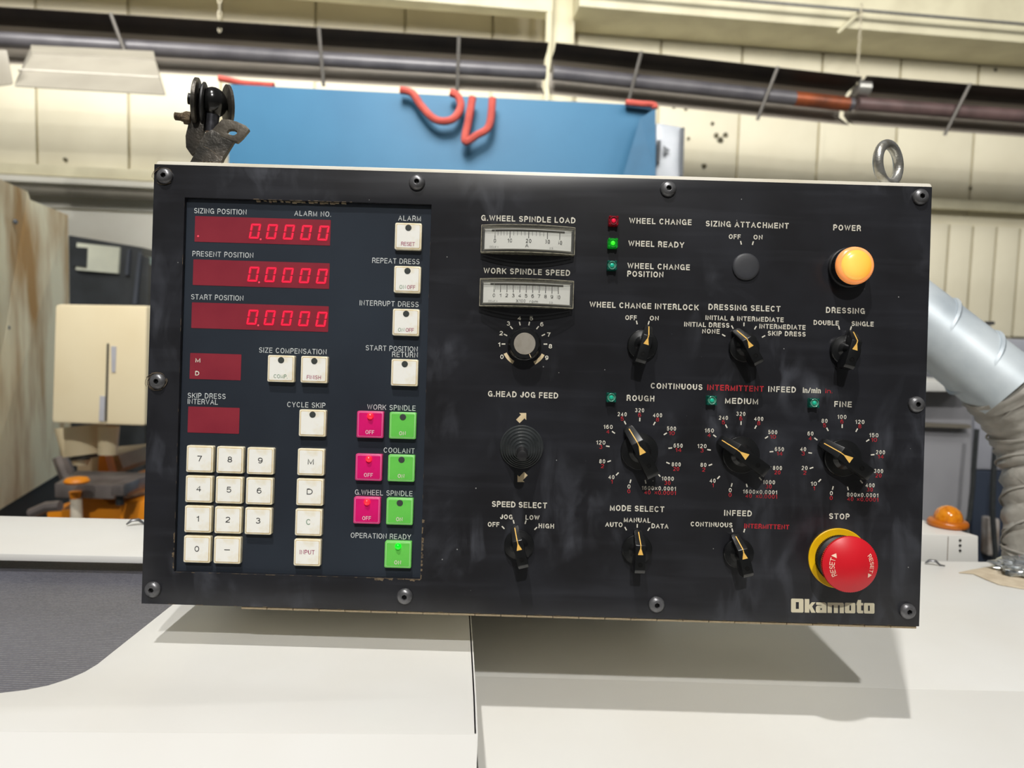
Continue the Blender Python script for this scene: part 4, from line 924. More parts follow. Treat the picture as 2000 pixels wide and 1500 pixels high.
T('INTERMITTENT', 1497.5, 1028.3, 87.5, 9.2, M_TXTR); T('CONTINUOUS', 1389.8, 1024.5, 81.5, 9.2)
for a in (('OFF', 1232.5, 620.5, 22.5), ('ON', 1277.8, 621.5, 17.5), ('OFF', 1435, 462.3, 23), ('ON', 1480.5, 463.3, 17.5), ('INITIAL & INTERMEDIATE', 1454.3, 622.5, 152.5),
          ('INITIAL DRESS', 1380.5, 634.3, 88), ('NONE', 1388.6, 647, 34), ('INTERMEDIATE', 1528.3, 638.3, 90), ('SKIP DRESS', 1536.5, 651.8, 74), ('DOUBLE', 1613.6, 630.5, 49),
          ('SINGLE', 1684.8, 632.5, 43), ('JOG', 989, 1009.5, 24.5), ('LOW', 1040, 1010.8, 27), ('OFF', 964, 1024.3, 22.5), ('HIGH', 1067, 1027.3, 30), ('MANUAL', 1244.5, 1015.8, 52),
          ('AUTO', 1199, 1024.5, 33.5), ('DATA', 1289, 1027.5, 33)):
    T(a[0], a[1], a[2], a[3], 9.2)
tick_me = MB().prism([(-3.6, -1.15), (3.6, -1.15), (3.6, 1.15), (-3.6, 1.15)], 0, .25).scaled(S).mesh('tick_mark', M_TXT, 0, 0)
def tick(p, ang): pp('tick_mark', None, None, (p[0], p[1], .05), rotz=ang, parent=plate, ppos=(0, 0, 0), me=tick_me)
def pol(c, r, deg): return (c.x + r * math.cos(rad(deg)), c.y + r * math.sin(rad(deg)))
# ---- rotary bar knobs
def knob_meshes(Rb, L, wd, H, Hn):
    base = MB().lathe([(Rb, 0), (Rb, 8), (Rb - 1.2, 9.5), (Rb * .86, 10), (Rb * .60, 12), (Rb * .42, 19), (Rb * .34, H * .8)], 40)
    # bar: side profile in (y,z), lofted in x with a narrowed nose
    prof = [(L * 1.0, 1.0, .30), (L * 1.0, Hn, .34), (L * .93, Hn + 5, .42), (L * .42, H, .50), (-L * .80, H, .50), (-L * .97, H * .90, .50), (-L * 1.0, H * .35, .5), (-L * .55, 2.0, .5), (L * .5, 1.0, .5)]
    n = len(prof); b = MB()
    b.add([(-wd * f, y, z) for y, z, f in prof] + [(wd * f, y, z) for y, z, f in prof], [tuple(range(n)), tuple(reversed(range(n, 2 * n)))] + [(i, (i + 1) % n, n + (i + 1) % n, n + i) for i in range(n)])
    kn = base; 
    km = kn.scaled(S).mesh('knob', M_BLK, 0, 22)
    bm_ = b.scaled(S).mesh('handle_bar', M_BLK, 1.5 * S, 40)
    # pointer: line down the nose, triangle on top
    y0, z0, y1, z1 = L * .93, Hn + 5, L * .42, H
    pm = MB()
    def seg(ya, za, yb, zb2, wa, wb2, up=.45):
        pm.add([(-wa, ya, za + up), (wa, ya, za + up), (wb2, yb, zb2 + up), (-wb2, yb, zb2 + up), (-wa, ya, za - .3), (wa, ya, za - .3), (wb2, yb, zb2 - .3), (-wb2, yb, zb2 - .3)], [(0, 1, 2, 3), (0, 4, 5, 1), (1, 5, 6, 2), (2, 6, 7, 3), (3, 7, 4, 0)])
    seg(y0, z0 + .4, y1, z1 + .4, .9, .9, .8); seg(y1, z1 + .2, L * .26, z1, .9, .9); seg(L * .27, z1, -L * .04, z1, .9, wd * .26)
    pmm = pm.scaled(S).mesh('pointer', M_PTR, 0, 0)
    sm_ = MB().lathe([(4.6, 0), (4.6, .5), (3.7, .5), (3.4, -.2)], 18, close=False).lathe([(3.2, .0), (3.0, .3)], 14).scaled(S).mesh('set_screw', mat('set_screw_black', (8, 8, 8), 0.4, 0.2))
    return km, bm_, pmm, sm_, L, H
KS = knob_meshes(29, 39, 20, 44, 10); KB = knob_meshes(36, 53, 25, 38, 9)
def knob(cx, cy, deg, K, lab):
    p = P(cx, cy); r_ = rad(deg - 90)
    o = pp('rotary_knob', None, None, p, rotz=r_, me=K[0], label=lab)
    for nm, me in (('handle_bar', K[1]), ('pointer', K[2])): link(nm, me, o)
    link('set_screw', K[3], o, (0, -K[4] * .52 * S, K[5] * S))
for (cx, cy, deg, ticks, lab) in ((1013.6, 1063, 105, (105, 75, 135, 45), 'small rotary knob under SPEED SELECT'), (1243.3, 1072, 90, (90, 120, 60), 'small rotary knob under MODE SELECT'),
                                  (1440.7, 1079.4, 105, (105, 75), 'small rotary knob under lower INFEED'), (1254, 673.6, 75, (105, 75), 'small rotary knob under WHEEL CHANGE INTERLOCK'),
                                  (1451.7, 678.5, 120, (90, 120, 150, 60, 30), 'small rotary knob under DRESSING SELECT'), (1649, 684, 75, (105, 75), 'small rotary knob under DRESSING')):
    for t in ticks: tick(pol(P(cx, cy), 45, t), rad(t))
    knob(cx, cy, deg, KS, lab)
cq = P(1457.5, 518)
for t in (105, 75): tick(pol(cq, 45, t), rad(t))
# dials
rc = Vector((1247.8, 880.8))
base_lab = [('0', (1474, 1001), 6, (1473, 1038)), ('40', (1337, 927), 12, (1339, 963)), ('80', (1265, 804), 12, (1267, 841)), ('120', (1254, 657), 17.5, (1254, 691)), ('160', (1311, 535), 17.5, (1309, 571)),
            ('240', (1421, 436), 18, (1421, 471)), ('320', (1557, 405), 18, (1557, 441)), ('400', (1697, 444), 18.5, (1697, 478)), ('500', (1806, 548), 18.5, (1808, 584)), ('650', (1858, 681), 18.5, (1860, 715)),
            ('800', (1843, 828), 18.5, (1843, 863)), ('1000', (1777, 939), 24, (1775, 973))]
reds = ['0', '1', '2', '3', '4', '5', '6', '8', '10', '14', '20', '30']
fine_n = ['0', '10', '20', '40', '60', '80', '100', '120', '150', '200', '300', '400']
def wid(s_): return {'1': 3.0, '0': 5.6}.get(s_, 5.8) if len(s_) == 1 else (11.5 if len(s_) == 2 else 17.6 if len(s_) == 3 else 23.6)
for di, (ox, oy, names, last, deg, lab) in enumerate(((0, 0, [b_[0] for b_ in base_lab], '1600×0.0001', 90 + 27.69, 'large dial knob under ROUGH'), (197.7, 7, [b_[0] for b_ in base_lab], '1600×0.0001', 90 + 55.4, 'large dial knob under MEDIUM'), (395.2, 13, fine_n, '800×0.0001', 90 + 55.4, 'large dial knob under FINE'))):
    c = P(rc.x + ox, rc.y + oy)
    for k in range(13):
        a = 90 + 27.69 * (k - 6); tick(pol(c, 61.5, a), rad(a))
    for (nm, b_, r_) in zip(names, base_lab, reds):
        T(nm, 860 + b_[1][0] / 4 + ox, 700 + b_[1][1] / 4 + oy, wid(nm), 8.0, None, 0.013)
        T(r_, 860 + b_[3][0] / 4 + ox, 700 + b_[3][1] / 4 + oy, wid(r_), 7.8, M_TXTR, 0.008)
    wl_ = 66.5 if len(last) > 10 else 61
    T(last, 860 + 1840 / 4 - wl_ / 2 + ox, 700 + 1015 / 4 + oy, wl_, 7.8, None, 0.013)
    T('40', 860 + 1618 / 4 + ox + (1 if di == 2 else 0), 700 + 1046 / 4 + oy, 12, 7.8, M_TXTR, 0.008)
    T('×0.0001', 860 + 1757 / 4 + ox, 700 + 1050 / 4 + oy, 41.5, 7.8, M_TXTR, 0.008)
    knob(rc.x + ox, rc.y + oy, deg, KB, lab)
# ---- speed potentiometer
pc = P(1024.3, 672)
pot = MB().lathe([(32.5, 0), (32.5, 6), (31.5, 8), (30, 9), (29, 24), (27.5, 26), (21.5, 26)], 48)
pcp = P(1024.3, 672.5); 
o = pp('speed_knob', pot, M_BLK, pcp, label='round black knob with silver cap under the meters', smooth=40)
cap = MB().lathe([(20.8, 26), (20.8, 26.6), (20.2, 27.2)], 48)
pp('cap', cap, M_CAP, pcp, parent=o, ppos=pcp, label='spun silver cap')
a_ = rad(-64); il = MB().box(21.5, -.7, 26.0, 29.3, .7, 26.5).box(28.6, -.7, 9.0, 29.6, .7, 25.5)
pp('index_line', il, M_TAN, pcp, rotz=a_, parent=o, ppos=pcp)
for (t, x, y) in (('0', 980.3, 696.8), ('1', 975, 672.8), ('2', 979, 650.8), ('3', 993, 631.8), ('4', 1014.3, 621.3), ('5', 1037.8, 621.8), ('6', 1058.3, 633.3), ('7', 1071.8, 653.5), ('8', 1075, 676.3), ('9', 1067.8, 698.8)):
    T(t, x, y, 4 if t == '1' else 6.6, 8.4)
for k in range(8):
    a = 90 + 90 * 1.0 - 0 - k * 180 / 7 + 0; a = 180 - k * 25.7 + 1.5
    tick(pol(pc, 41, a), rad(a))
def arcpoly(r0, r1, a0, a1, n=8):
    return [(r0 * math.cos(rad(a0 + (a1 - a0) * k / n)), r0 * math.sin(rad(a0 + (a1 - a0) * k / n))) for k in range(n + 1)] + [(r1 * math.cos(rad(a1 + (a0 - a1) * k / n)), r1 * math.sin(rad(a1 + (a0 - a1) * k / n))) for k in range(n + 1)]
for (a0, a1) in ((207, 241), (299, 333)):
    pts = arcpoly(38.5, 45, a0, a1)
    pp('scale_arc', MB().prism(pts, 0, .25), M_TAN, (pc.x, pc.y, .05), parent=plate, ppos=(0, 0, 0), smooth=0)
# ---- arrows
def arrow(x, y, ang):
    k = 1.0; pts = [(-13, -5.2), (1.5, -5.2), (1.5, -10.5), (12, 0), (1.5, 10.5), (1.5, 5.2), (-13, 5.2)]
    c = P(x, y); pp('arrow_mark', MB().prism([(a * .93, b * .93) for a, b in pts], 0, .25), M_TAN, (c.x, c.y, .05), rotz=rad(ang), parent=plate, ppos=(0, 0, 0), smooth=0)
arrow(1020, 814.5, 45 + 1.68); arrow(1018.6, 933.5, 225 + 1.68)
# ---- joystick bellows
bc_ = P(1018.8, 872)
prof = []
Rj = 42.0; steps = 7
def bellow():
    bb = MB(); n = 44; rings = []
    rad_list = []
    for k in range(steps):
        r1 = Rj - k * 5.0; z1 = 4 + k * 6.8
        rad_list += [(r1, z1 - 2.2), (r1 + .3, z1), (r1 - 1.6, z1 + 2.0), (r1 - 4.4, z1 + 1.2), (r1 - 4.8, z1 + 2.6)]
    rad_list = [(Rj, 0)] + rad_list
    vs = []; fs = []
    for (r_, z_) in rad_list:
        lean = (z_ / 50.0) ** 1.35 * -6.5
        for q in range(n):
            a = 2 * math.pi * q / n; vs.append((r_ * math.cos(a), r_ * math.sin(a) + lean, z_))
    m_ = len(rad_list)
    for j in range(m_ - 1):
        for q in range(n):
            q2 = (q + 1) % n; fs.append((j * n + q, j * n + q2, (j + 1) * n + q2, (j + 1) * n + q))
    fs.append(tuple((m_ - 1) * n + q for q in range(n)))
    return bb.add(vs, fs)
o = pp('joystick', bellow(), M_RUB, bc_, label='black rubber bellows joystick under G.HEAD JOG FEED', smooth=50)
tipb = MB().tube([(0, -6, 44), (0.3, -8.6, 58), (0.5, -10.5, 70), (.6, -11, 73), (.6, -11.1, 73.6)], [10.5, 10, 10, 9.6, 8.4], 24)
pp('stick_tip', tipb, M_BLK2, bc_, parent=o, ppos=bc_, smooth=50)
# ---- blanking plug
c = P(1456.5, 521.3)
pp('blanking_plug', MB().lathe([(26.5, 0), (26.5, 2.4), (25.5, 4), (22, 5), (12, 5.8), (1, 6)], 44), M_PLUG, c, smooth=50, label='round dark grey blanking plug')
# ---- power lamp
pb = P(1655.5, 523.5)
o = pp('power_lamp', MB().lathe([(39, 0), (39, 7), (36.5, 9), (36.5, 25), (35, 26)], 48), M_BLK2, pb, smooth=40, label='lit amber round power lamp')
kn = MB()
for k in range(72):
    a = 2 * math.pi * k / 72; kn.add([(36.4 * math.cos(a - .02), 36.4 * math.sin(a - .02), 10), (36.4 * math.cos(a + .02), 36.4 * math.sin(a + .02), 10), (37.4 * math.cos(a), 37.4 * math.sin(a), 10), (36.4 * math.cos(a - .02), 36.4 * math.sin(a - .02), 23), (36.4 * math.cos(a + .02), 36.4 * math.sin(a + .02), 23), (37.4 * math.cos(a), 37.4 * math.sin(a), 23)], [(0, 2, 5, 3), (2, 1, 4, 5), (3, 5, 4), (0, 1, 2)])
pp('collar_knurl', kn, M_BLK2, pb, parent=o, ppos=pb, kind='stuff', smooth=0)
M_PLR = mat('pinkish_amber_lens_rim', (248, 160, 96), 0.25, col2=(250, 178, 128), vscale=60, emis=(255, 150, 70), estr=0.42, coat=.3)
M_PLC = mat('glowing_amber_lens', (250, 170, 60), 0.25, emis=(255, 176, 50), estr=0.62, coat=.4)
def plc():
    nt = M_PLC.node_tree; N = nt.nodes; Lk = nt.links; tc = N['Texture Coordinate']
    mp = N.new('ShaderNodeMapping'); mp.inputs['Location'].default_value = (0.0055, 0.001, 0)
    gr = N.new('ShaderNodeTexGradient'); gr.gradient_type = 'SPHERICAL'; mp.inputs['Scale'].default_value = (55, 40, 0)
    mp.inputs['Location'].default_value = (0.30, 0.0, 0)
    Lk.new(tc.outputs['Object'], mp.inputs[0]); Lk.new(mp.outputs[0], gr.inputs[0])
    mx = N.new('ShaderNodeMix'); mx.data_type = 'RGBA'; Lk.new(gr.outputs[1], mx.inputs[0]); mx.inputs[6].default_value = L3((255, 160, 20)); mx.inputs[7].default_value = L3((255, 226, 120))
    Lk.new(mx.outputs[2], N['Principled BSDF'].inputs['Emission Color'])
plc()
pp('lens_rim', MB().lathe([(36.2, 26), (36.2, 29), (35, 33), (32, 35.5), (29.2, 36)], 48), M_PLR, pb, parent=o, ppos=pb, smooth=50)
pp('lens', MB().lathe([(28.8, 35.6), (28.6, 37), (26, 40), (19, 43), (10, 44.6), (.5, 45)], 48), M_PLC, pb, parent=o, ppos=pb, smooth=60)
# ---- indicator lamps
def led(x, y, m1, m2, lab):
    c = P(x, y, 8); c.z = 0
    bb = MB().prism(rrect(19.4, 19.4, 2.5, 3), 0, 9.5, rrect(18.6, 18.6, 2.5, 3))
    for sx in (-1, 1):
        for sy in (-1, 1): bb.lathe([(2.6, 9), (2.5, 12), (1.6, 13)], 10, cx=sx * 7, cy=sy * 7)
    o = pp('indicator_lamp', bb, m1, c, label=lab, smooth=40)
    pp('lens_ring', MB().lathe([(8.2, 9.3), (8.2, 11.4), (7.4, 12), (6.5, 11.4), (6.3, 9.6)], 28), mat(m1.name + '_ring', tuple(v for v in (90, 150, 130)) if m1 is not M_LR else (120, 40, 50), 0.2, coat=.4) if m1 is not M_LG else M_LG, c, parent=o, ppos=c, smooth=50)
    pp('core', MB().lathe([(4.2, 9.4), (4.0, 11.2), (2.6, 12.6), (.3, 13)], 20), m2, c, parent=o, ppos=c, smooth=60)
led(1198.3, 431.3, M_LR, M_LR2, 'square red indicator beside WHEEL CHANGE'); led(1197, 475, M_LG, M_LG2, 'lit square green indicator beside WHEEL READY'); led(1195.3, 518.5, M_LT, M_LT2, 'unlit teal indicator beside WHEEL CHANGE POSITION')
led(1193.8, 776.3, M_LT, M_LT2, 'unlit teal indicator beside ROUGH'); led(1390, 782, M_LT, M_LT2, 'unlit teal indicator beside MEDIUM'); led(1589.8, 787, M_LT, M_LT2, 'unlit teal indicator beside FINE')
# ---- edgewise meters with bowed clear covers
def meter(cx, cy, marks, minor, extra, lab):
    c = P(cx, cy)
    WD, HG = 181, 53
    n = 18
    def zz(x, e, m_): return e + (m_ - e) * (1 - (2 * x / WD) ** 2)
    # body behind the scale
    o = pp('panel_meter', MB().box(-WD / 2 + 1, -HG / 2 + 1, 0, WD / 2 - 1, HG / 2 - 1, 1.5), M_BLK2, c, label=lab)
    def bowed(x0, x1, y0, y1, e, m_, th):
        bb = MB(); vs = []; fs = []
        for k in range(n + 1):
            x = x0 + (x1 - x0) * k / n; z1 = zz(x, e, m_)
            vs += [(x, y0, z1), (x, y1, z1), (x, y1, z1 - th), (x, y0, z1 - th)]
        for k in range(n):
            a = 4 * k; b_ = a + 4
            for i in range(4): fs.append((a + i, a + (i + 1) % 4, b_ + (i + 1) % 4, b_ + i))
        fs += [(0, 1, 2, 3), (4 * n, 4 * n + 3, 4 * n + 2, 4 * n + 1)]
        return bb.add(vs, fs)
    E, Mx = 14, 30
    def side_wall(y0, y1):
        bb = MB(); vs = []; fs = []
        for k in range(n + 1):
            x = -WD / 2 + WD * k / n; z1 = zz(x, E, Mx); vs += [(x, y0, 0), (x, y1, 0), (x, y1, z1), (x, y0, z1)]
        for k in range(n):
            a = 4 * k; b_ = a + 4
            for i in range(4): fs.append((a + i, a + (i + 1) % 4, b_ + (i + 1) % 4, b_ + i))
        fs += [(0, 1, 2, 3), (4 * n, 4 * n + 3, 4 * n + 2, 4 * n + 1)]
        return bb.add(vs, fs)
    rim = side_wall(HG / 2 - 1.6, HG / 2); r2 = side_wall(-HG / 2, -HG / 2 + 1.6); rim.add(r2.v, r2.f)
    rim.box(-WD / 2, -HG / 2 + 1.6, 0, -WD / 2 + 1.8, HG / 2 - 1.6, E).box(WD / 2 - 1.8, -HG / 2 + 1.6, 0, WD / 2, HG / 2 - 1.6, E)
    pp('cover_rim', rim, M_EDGE, c, parent=o, ppos=c, smooth=30)
    fr = bowed(-WD / 2 + 5, WD / 2 - 5, HG / 2 - 8, HG / 2 - 5.5, E - 2, Mx - 2, 1.2); f2 = bowed(-WD / 2 + 5, WD / 2 - 5, -HG / 2 + 4.5, -HG / 2 + 6.5, E - 2, Mx - 2, 1.2); fr.add(f2.v, f2.f)
    pp('inner_bead', fr, mat('grey_acrylic_bead', (128, 126, 118), 0.2, coat=.5), c, parent=o, ppos=c)
    # white scale, bowed as well
    E2, M2 = 8, 23
    sc_ = bowed(-WD / 2 + 6.5, WD / 2 - 6.5, -HG / 2 + 6.5, HG / 2 - 7, E2, M2, 1.2)
    pp('scale_plate', sc_, M_SCALE, c, parent=o, ppos=c)
    bar = bowed(-WD / 2 + 20, WD / 2 - 20, HG / 2 - 12, HG / 2 - 8.4, E2 + .8, M2 + .8, 1.0)
    pp('pointer_slot', bar, mat('dark_pointer_slot', (84, 82, 76), 0.5), c, parent=o, ppos=c)
    mk = MB()
    def z2(x): return zz(x, E2, M2) + .3
    for (x, wd_, l_) in minor: mk.box(x - wd_, 14.5 - l_, z2(x) - .3, x + wd_, 14.5, z2(x))
    pp('scale_marks', mk, mat('scale_mark_ink', (92, 92, 94), 0.6), c, parent=o, ppos=c, smooth=0, kind='stuff')
    for (t, x, y, ww, hh) in marks + extra:
        b_ = letters(t, ww, hh, 0.006)
        pp('numeral', b_, M_TXTK if (t, x, y, ww, hh) in marks else mat('faint_scale_ink', (120, 120, 122), 0.6), (c.x + x, c.y + y, z2(x) + .15), parent=o, ppos=c, smooth=0)
    pp('needle', MB().box(-.6, 6, z2(-62) + .5, .6, HG / 2 - 8, z2(-62) + .9), mat('pale_needle', (190, 190, 186), 0.5), (c.x + minor[0][0], c.y, 0), parent=o, ppos=c, smooth=0)
    el = bowed(-WD / 2, WD / 2, HG / 2 - .7, HG / 2 + .2, E + .4, Mx + .4, 1.2); e2 = bowed(-WD / 2, WD / 2, -HG / 2 - .2, -HG / 2 + .7, E + .4, Mx + .4, 1.2); el.add(e2.v, e2.f)
    el.box(-WD / 2 - .3, -HG / 2, E - 1, -WD / 2 + .6, HG / 2, E + .6).box(WD / 2 - .6, -HG / 2, E - 1, WD / 2 + .3, HG / 2, E + .6)
    el.box(-WD / 2 - .3, -HG / 2, 0, WD / 2 + .3, -HG / 2 + 1, 1.5).box(-WD / 2 - .3, HG / 2 - 1, 0, WD / 2 + .3, HG / 2, 1.5)
    pp('cover_edge', el, mat('pale_acrylic_edge', (186, 180, 160), 0.2, col2=(120, 116, 100), vscale=300, coat=.5), c, parent=o, ppos=c)
    pp('cover', bowed(-WD / 2 + 1.8, WD / 2 - 1.8, -HG / 2 + 1.6, HG / 2 - 1.6, E, Mx, .8), M_LENS, c, parent=o, ppos=c)
mx_ = [-64, -35, 1, 37, 61]
mi = [(-64, .7, 13), (-35, .7, 13), (1, .7, 13), (37, .7, 13), (61, .7, 13)] + [(-64 + 29 * k / 5 + (0), .35, 8) for k in (1, 2, 3, 4)] + [(-35 + 36 * k / 5, .35, 8) for k in (1, 2, 3, 4)] + [(1 + 36 * k / 5, .35, 8) for k in (1, 2, 3, 4)]
meter(1031, 471.5, [('0', -64, -3.5, 4.5, 7.5), ('10', -35, -3.5, 9, 7.5), ('20', 1, -3.5, 10.5, 7.5), ('30', 37, -3.5, 10, 7.5), ('60', 61, -4, 9.5, 7.5), ('A', -2, -12.5, 6.5, 7)], mi,
      [('DEMF HF-70', -59, -16, 29, 3.6), ('2.5', 45, -16, 7, 3.6)], 'clear bowed load meter reading zero to sixty')
xs10 = [-63 + 124.0 * k / 10 for k in range(11)]
mi2 = [(x, .7, 14) for x in xs10] + [(xs10[0] + 124.0 / 50 * k, .35, 9) for k in range(50) if k % 5]
meter(1028.3, 575, [(str(k), xs10[k], -5.5, 3 if k == 1 else (8 if k == 10 else 4.8), 6.8) for k in range(11)], mi2,
      [('X100', -11, -15.5, 18, 6), ('rpm', 14, -16, 16, 6), ('DEMF HM-70', -58, -17, 30, 3.6), ('2.5', 47, -17, 7, 3.6)], 'clear bowed speed meter reading zero to ten')
# ---- emergency stop
sb = P(1636.7, 1090)
o = pp('stop_button', MB().lathe([(45, 2.2), (45, 12), (43, 14), (38, 16), (37, 36)], 60), M_BLK2, sb, smooth=40, label='red mushroom emergency stop on a yellow ring')
pp('yellow_ring', MB().lathe([(58.5, 0), (58.5, 2.4), (57.5, 3.2), (44, 3.2)], 64), M_YEL, sb, parent=o, ppos=sb, smooth=30, label='flat yellow ring')
kn = MB()
for k in range(90):
    a = 2 * math.pi * k / 90; kn.add([(45 * math.cos(a - .02), 45 * math.sin(a - .02), 3.4), (45 * math.cos(a + .02), 45 * math.sin(a + .02), 3.4), (46.6 * math.cos(a), 46.6 * math.sin(a), 3.4), (45 * math.cos(a - .02), 45 * math.sin(a - .02), 12), (45 * math.cos(a + .02), 45 * math.sin(a + .02), 12), (46.6 * math.cos(a), 46.6 * math.sin(a), 12)], [(0, 2, 5, 3), (2, 1, 4, 5), (3, 5, 4), (0, 1, 2)])
pp('collar_knurl', kn, M_BLK2, sb, parent=o, ppos=sb, kind='stuff', smooth=0)
def knurled(prof, n):
    vs = []; fs = []
    for (r_, z_, d) in prof:
        for k in range(n):
            rr_ = r_ - (d if k % 2 else 0); a = 2 * math.pi * k / n; vs.append((rr_ * math.cos(a), rr_ * math.sin(a), z_))
    m_ = len(prof)
    for j in range(m_ - 1):
        for k in range(n): 
            k2 = (k + 1) % n; fs.append((j * n + k, j * n + k2, (j + 1) * n + k2, (j + 1) * n + k))
    fs += [tuple(reversed(range(n))), tuple((m_ - 1) * n + k for k in range(n))]
    return MB().add(vs, fs)
def dome(r): return 50 + 14.5 * (1 - (r / 53.0) ** 2)
capb = knurled([(30, 33, 0), (46, 36, 0), (50.5, 39, 1.4), (53, 44, 1.6), (53.4, 49, 1.4), (52.2, dome(52.2), 0)] + [(r_, dome(r_), 0) for r_ in (48, 42, 34, 26, 18, 10, 4, .5)], 180)
pp('mushroom_cap', capb, M_RED, sb, parent=o, ppos=sb, smooth=40, label='domed red cap with milled edge')
def reset(flip):
    bb = MB(); r_ = 37.5; rot = math.pi if flip else 0
    # letters run clockwise down the right side: tops outward
    for k, ch in enumerate('RESET'):
        a = rad(29 - 11.0 * k) + rot
        L_ = letters(ch, 6.0, 8.6, 0.01)
        pts = []
        for (x, y, z_) in L_.v:
            rr_ = r_ + y; aa = a - x / r_
            pts.append((rr_ * math.cos(aa), rr_ * math.sin(aa), dome(rr_) + .5))
        bb.add(pts, L_.f)
    tri = [(0, 0), (-5.5, -5), (-5.5, 5)]
    a0_ = rad(29 - 11.0 * 5 + 2) + rot
    pts = []
    for (u, v) in ((8, 0), (0, 5), (0, -5)):
        rr_ = r_ + v; aa = a0_ - u / r_; pts.append((rr_ * math.cos(aa), rr_ * math.sin(aa), dome(rr_) + .55))
    bb.add(pts, [(0, 1, 2)])
    bb.add([(x, y, z_ - 1.2) for x, y, z_ in pts], [(2, 1, 0)])
    return bb
M_RST = mat('cream_pink_print', (250, 214, 190), 0.5)
pp('legend', reset(False), M_RST, sb, parent=o, ppos=sb, smooth=0); pp('legend', reset(True), M_RST, sb, parent=o, ppos=sb, smooth=0)
# ---- maker's name in block letters (measured 10x zoom, x from 150 to 1780, drawn in tenths of a pixel)
def blockname():
    bb = MB(); tilt = math.tan(ROLL)
    def Q(pts):
        out_ = []
        for (x, y) in pts:
            p = P(1530 + x / 10.0, 1150 + y / 10.0); out_.append((p.x, p.y))
        return out_
    def poly(pts):
        q = Q(pts)
        # orientation
        ar = sum(q[i][0] * q[(i + 1) % len(q)][1] - q[(i + 1) % len(q)][0] * q[i][1] for i in range(len(q)))
        if ar < 0: q = q[::-1]
        bb.prism(q, 0.05, .35)
    def frame(x0, y0, x1, y1, ix0, iy0, ix1, iy1, dy=4):
        c_ = 16
        poly([(x0 + c_, y0), (x1 - c_, y0 + dy), (x1, y0 + dy + c_), (x1, iy0 + dy / 2), (x0, iy0), (x0, y0 + c_)])
        poly([(x0, iy1), (x1, iy1 + dy / 2), (x1, y1 + dy - c_), (x1 - c_, y1 + dy), (x0 + c_, y1), (x0, y1 - c_)])
        poly([(x0, iy0), (ix0, iy0), (ix0, iy1), (x0, iy1)]); poly([(ix1, iy0 + 1), (x1, iy0 + dy / 2), (x1, iy1 + dy / 2), (ix1, iy1 + 1)])
    frame(150, 190, 392, 460, 242, 258, 302, 392)                                   # O
    poly([(415, 198), (505, 200), (505, 466), (415, 463)])                           # k
    poly([(505, 318), (556, 262), (626, 262), (560, 345), (630, 467), (545, 466), (505, 378)])
    poly([(640, 264), (810, 266), (842, 292), (842, 470), (750, 469), (750, 320), (640, 310)])   # a
    poly([(750, 326), (660, 330), (634, 358), (634, 445), (655, 467), (750, 469), (750, 415), (722, 412), (722, 378), (750, 378)])
    poly([(862, 268), (1040, 268), (1062, 270), (1160, 272), (1180, 296), (1180, 476), (1100, 474), (1100, 320), (1065, 320), (1065, 473), (985, 472), (985, 318), (945, 318), (945, 471), (862, 470)])  # m
    frame(1200, 270, 1404, 474, 1288, 320, 1322, 424)                                # o
    poly([(1455, 216), (1518, 218), (1518, 276), (1556, 278), (1556, 322), (1518, 322), (1518, 424), (1556, 426), (1556, 478), (1462, 478), (1435, 456), (1435, 320), (1424, 318), (1426, 292)])  # t
    frame(1572, 276, 1778, 480, 1652, 326, 1688, 430)                                # o
    return bb
b_ = blockname(); pp('maker_name', b_, mat('cream_maker_name', (214, 206, 178), 0.6), (0, 0, 0), parent=plate, ppos=(0, 0, 0), smooth=0, label='cream block-letter maker name at the lower right')

# ---- eye bolt on top
ez = -60.0
ec = P(1735, 320, ez)
pts = []
th_e = rad(-34)
for k in range(40):
    a = 2 * math.pi * k / 40; rr_ = 39.0
    pts.append(Vector((rr_ * math.cos(a) * math.cos(th_e), rr_ * math.sin(a), rr_ * math.cos(a) * math.sin(th_e))))
eb = MB().tube(pts, 9.9, 16, closed=True)
o = pp('eye_bolt', eb, M_ZINC, ec, smooth=60, label='galvanized lifting eye bolt on top of the enclosure')
sh = EY1 - ec.y
pp('shank', MB().tube([Vector((0, -45, 0)), Vector((0, sh - 2, 0))], 9, 14), M_ZINC, ec, parent=o, ppos=ec)
pp('collar', MB().tube([Vector((0, sh - 3, 0)), Vector((0, sh + 1, 0))], 17, 20), M_ZINC, ec, parent=o, ppos=ec)
# ---- cable clamp bracket on top left
bz = -70.0
def B(x, y, dz=0.0): return P(x, y, bz + dz)
b0 = B(412, 316)
root_b = pp('pivot_clamp', MB().lathe([(26, 0), (26, 3), (22, 5), (8, 5)], 20).xf(Matrix.Rotation(rad(-90), 4, 'X')), M_IRON, (b0.x + 4, EY1, bz), label='greasy black iron pivot clamp with two round cheeks on top of the enclosure')
rp_ = (b0.x + 4, EY1, bz)
def disc(x, y, r_, t_, yaw, tilt=0.0, sq=1.0, bevw=1.5):
    c_ = B(x, y); mt = Matrix.Rotation(rad(tilt), 4, 'Z') @ Matrix.Rotation(rad(yaw), 4, 'Y')
    m_ = MB().lathe([(r_ * .94, -t_ / 2), (r_, -t_ / 2 + 1.5), (r_, t_ / 2 - 1.5), (r_ * .94, t_ / 2)], 36)
    m_.v = [(x_ , y_ * sq, z_) for x_, y_, z_ in m_.v]
    return m_.xf(mt), c_
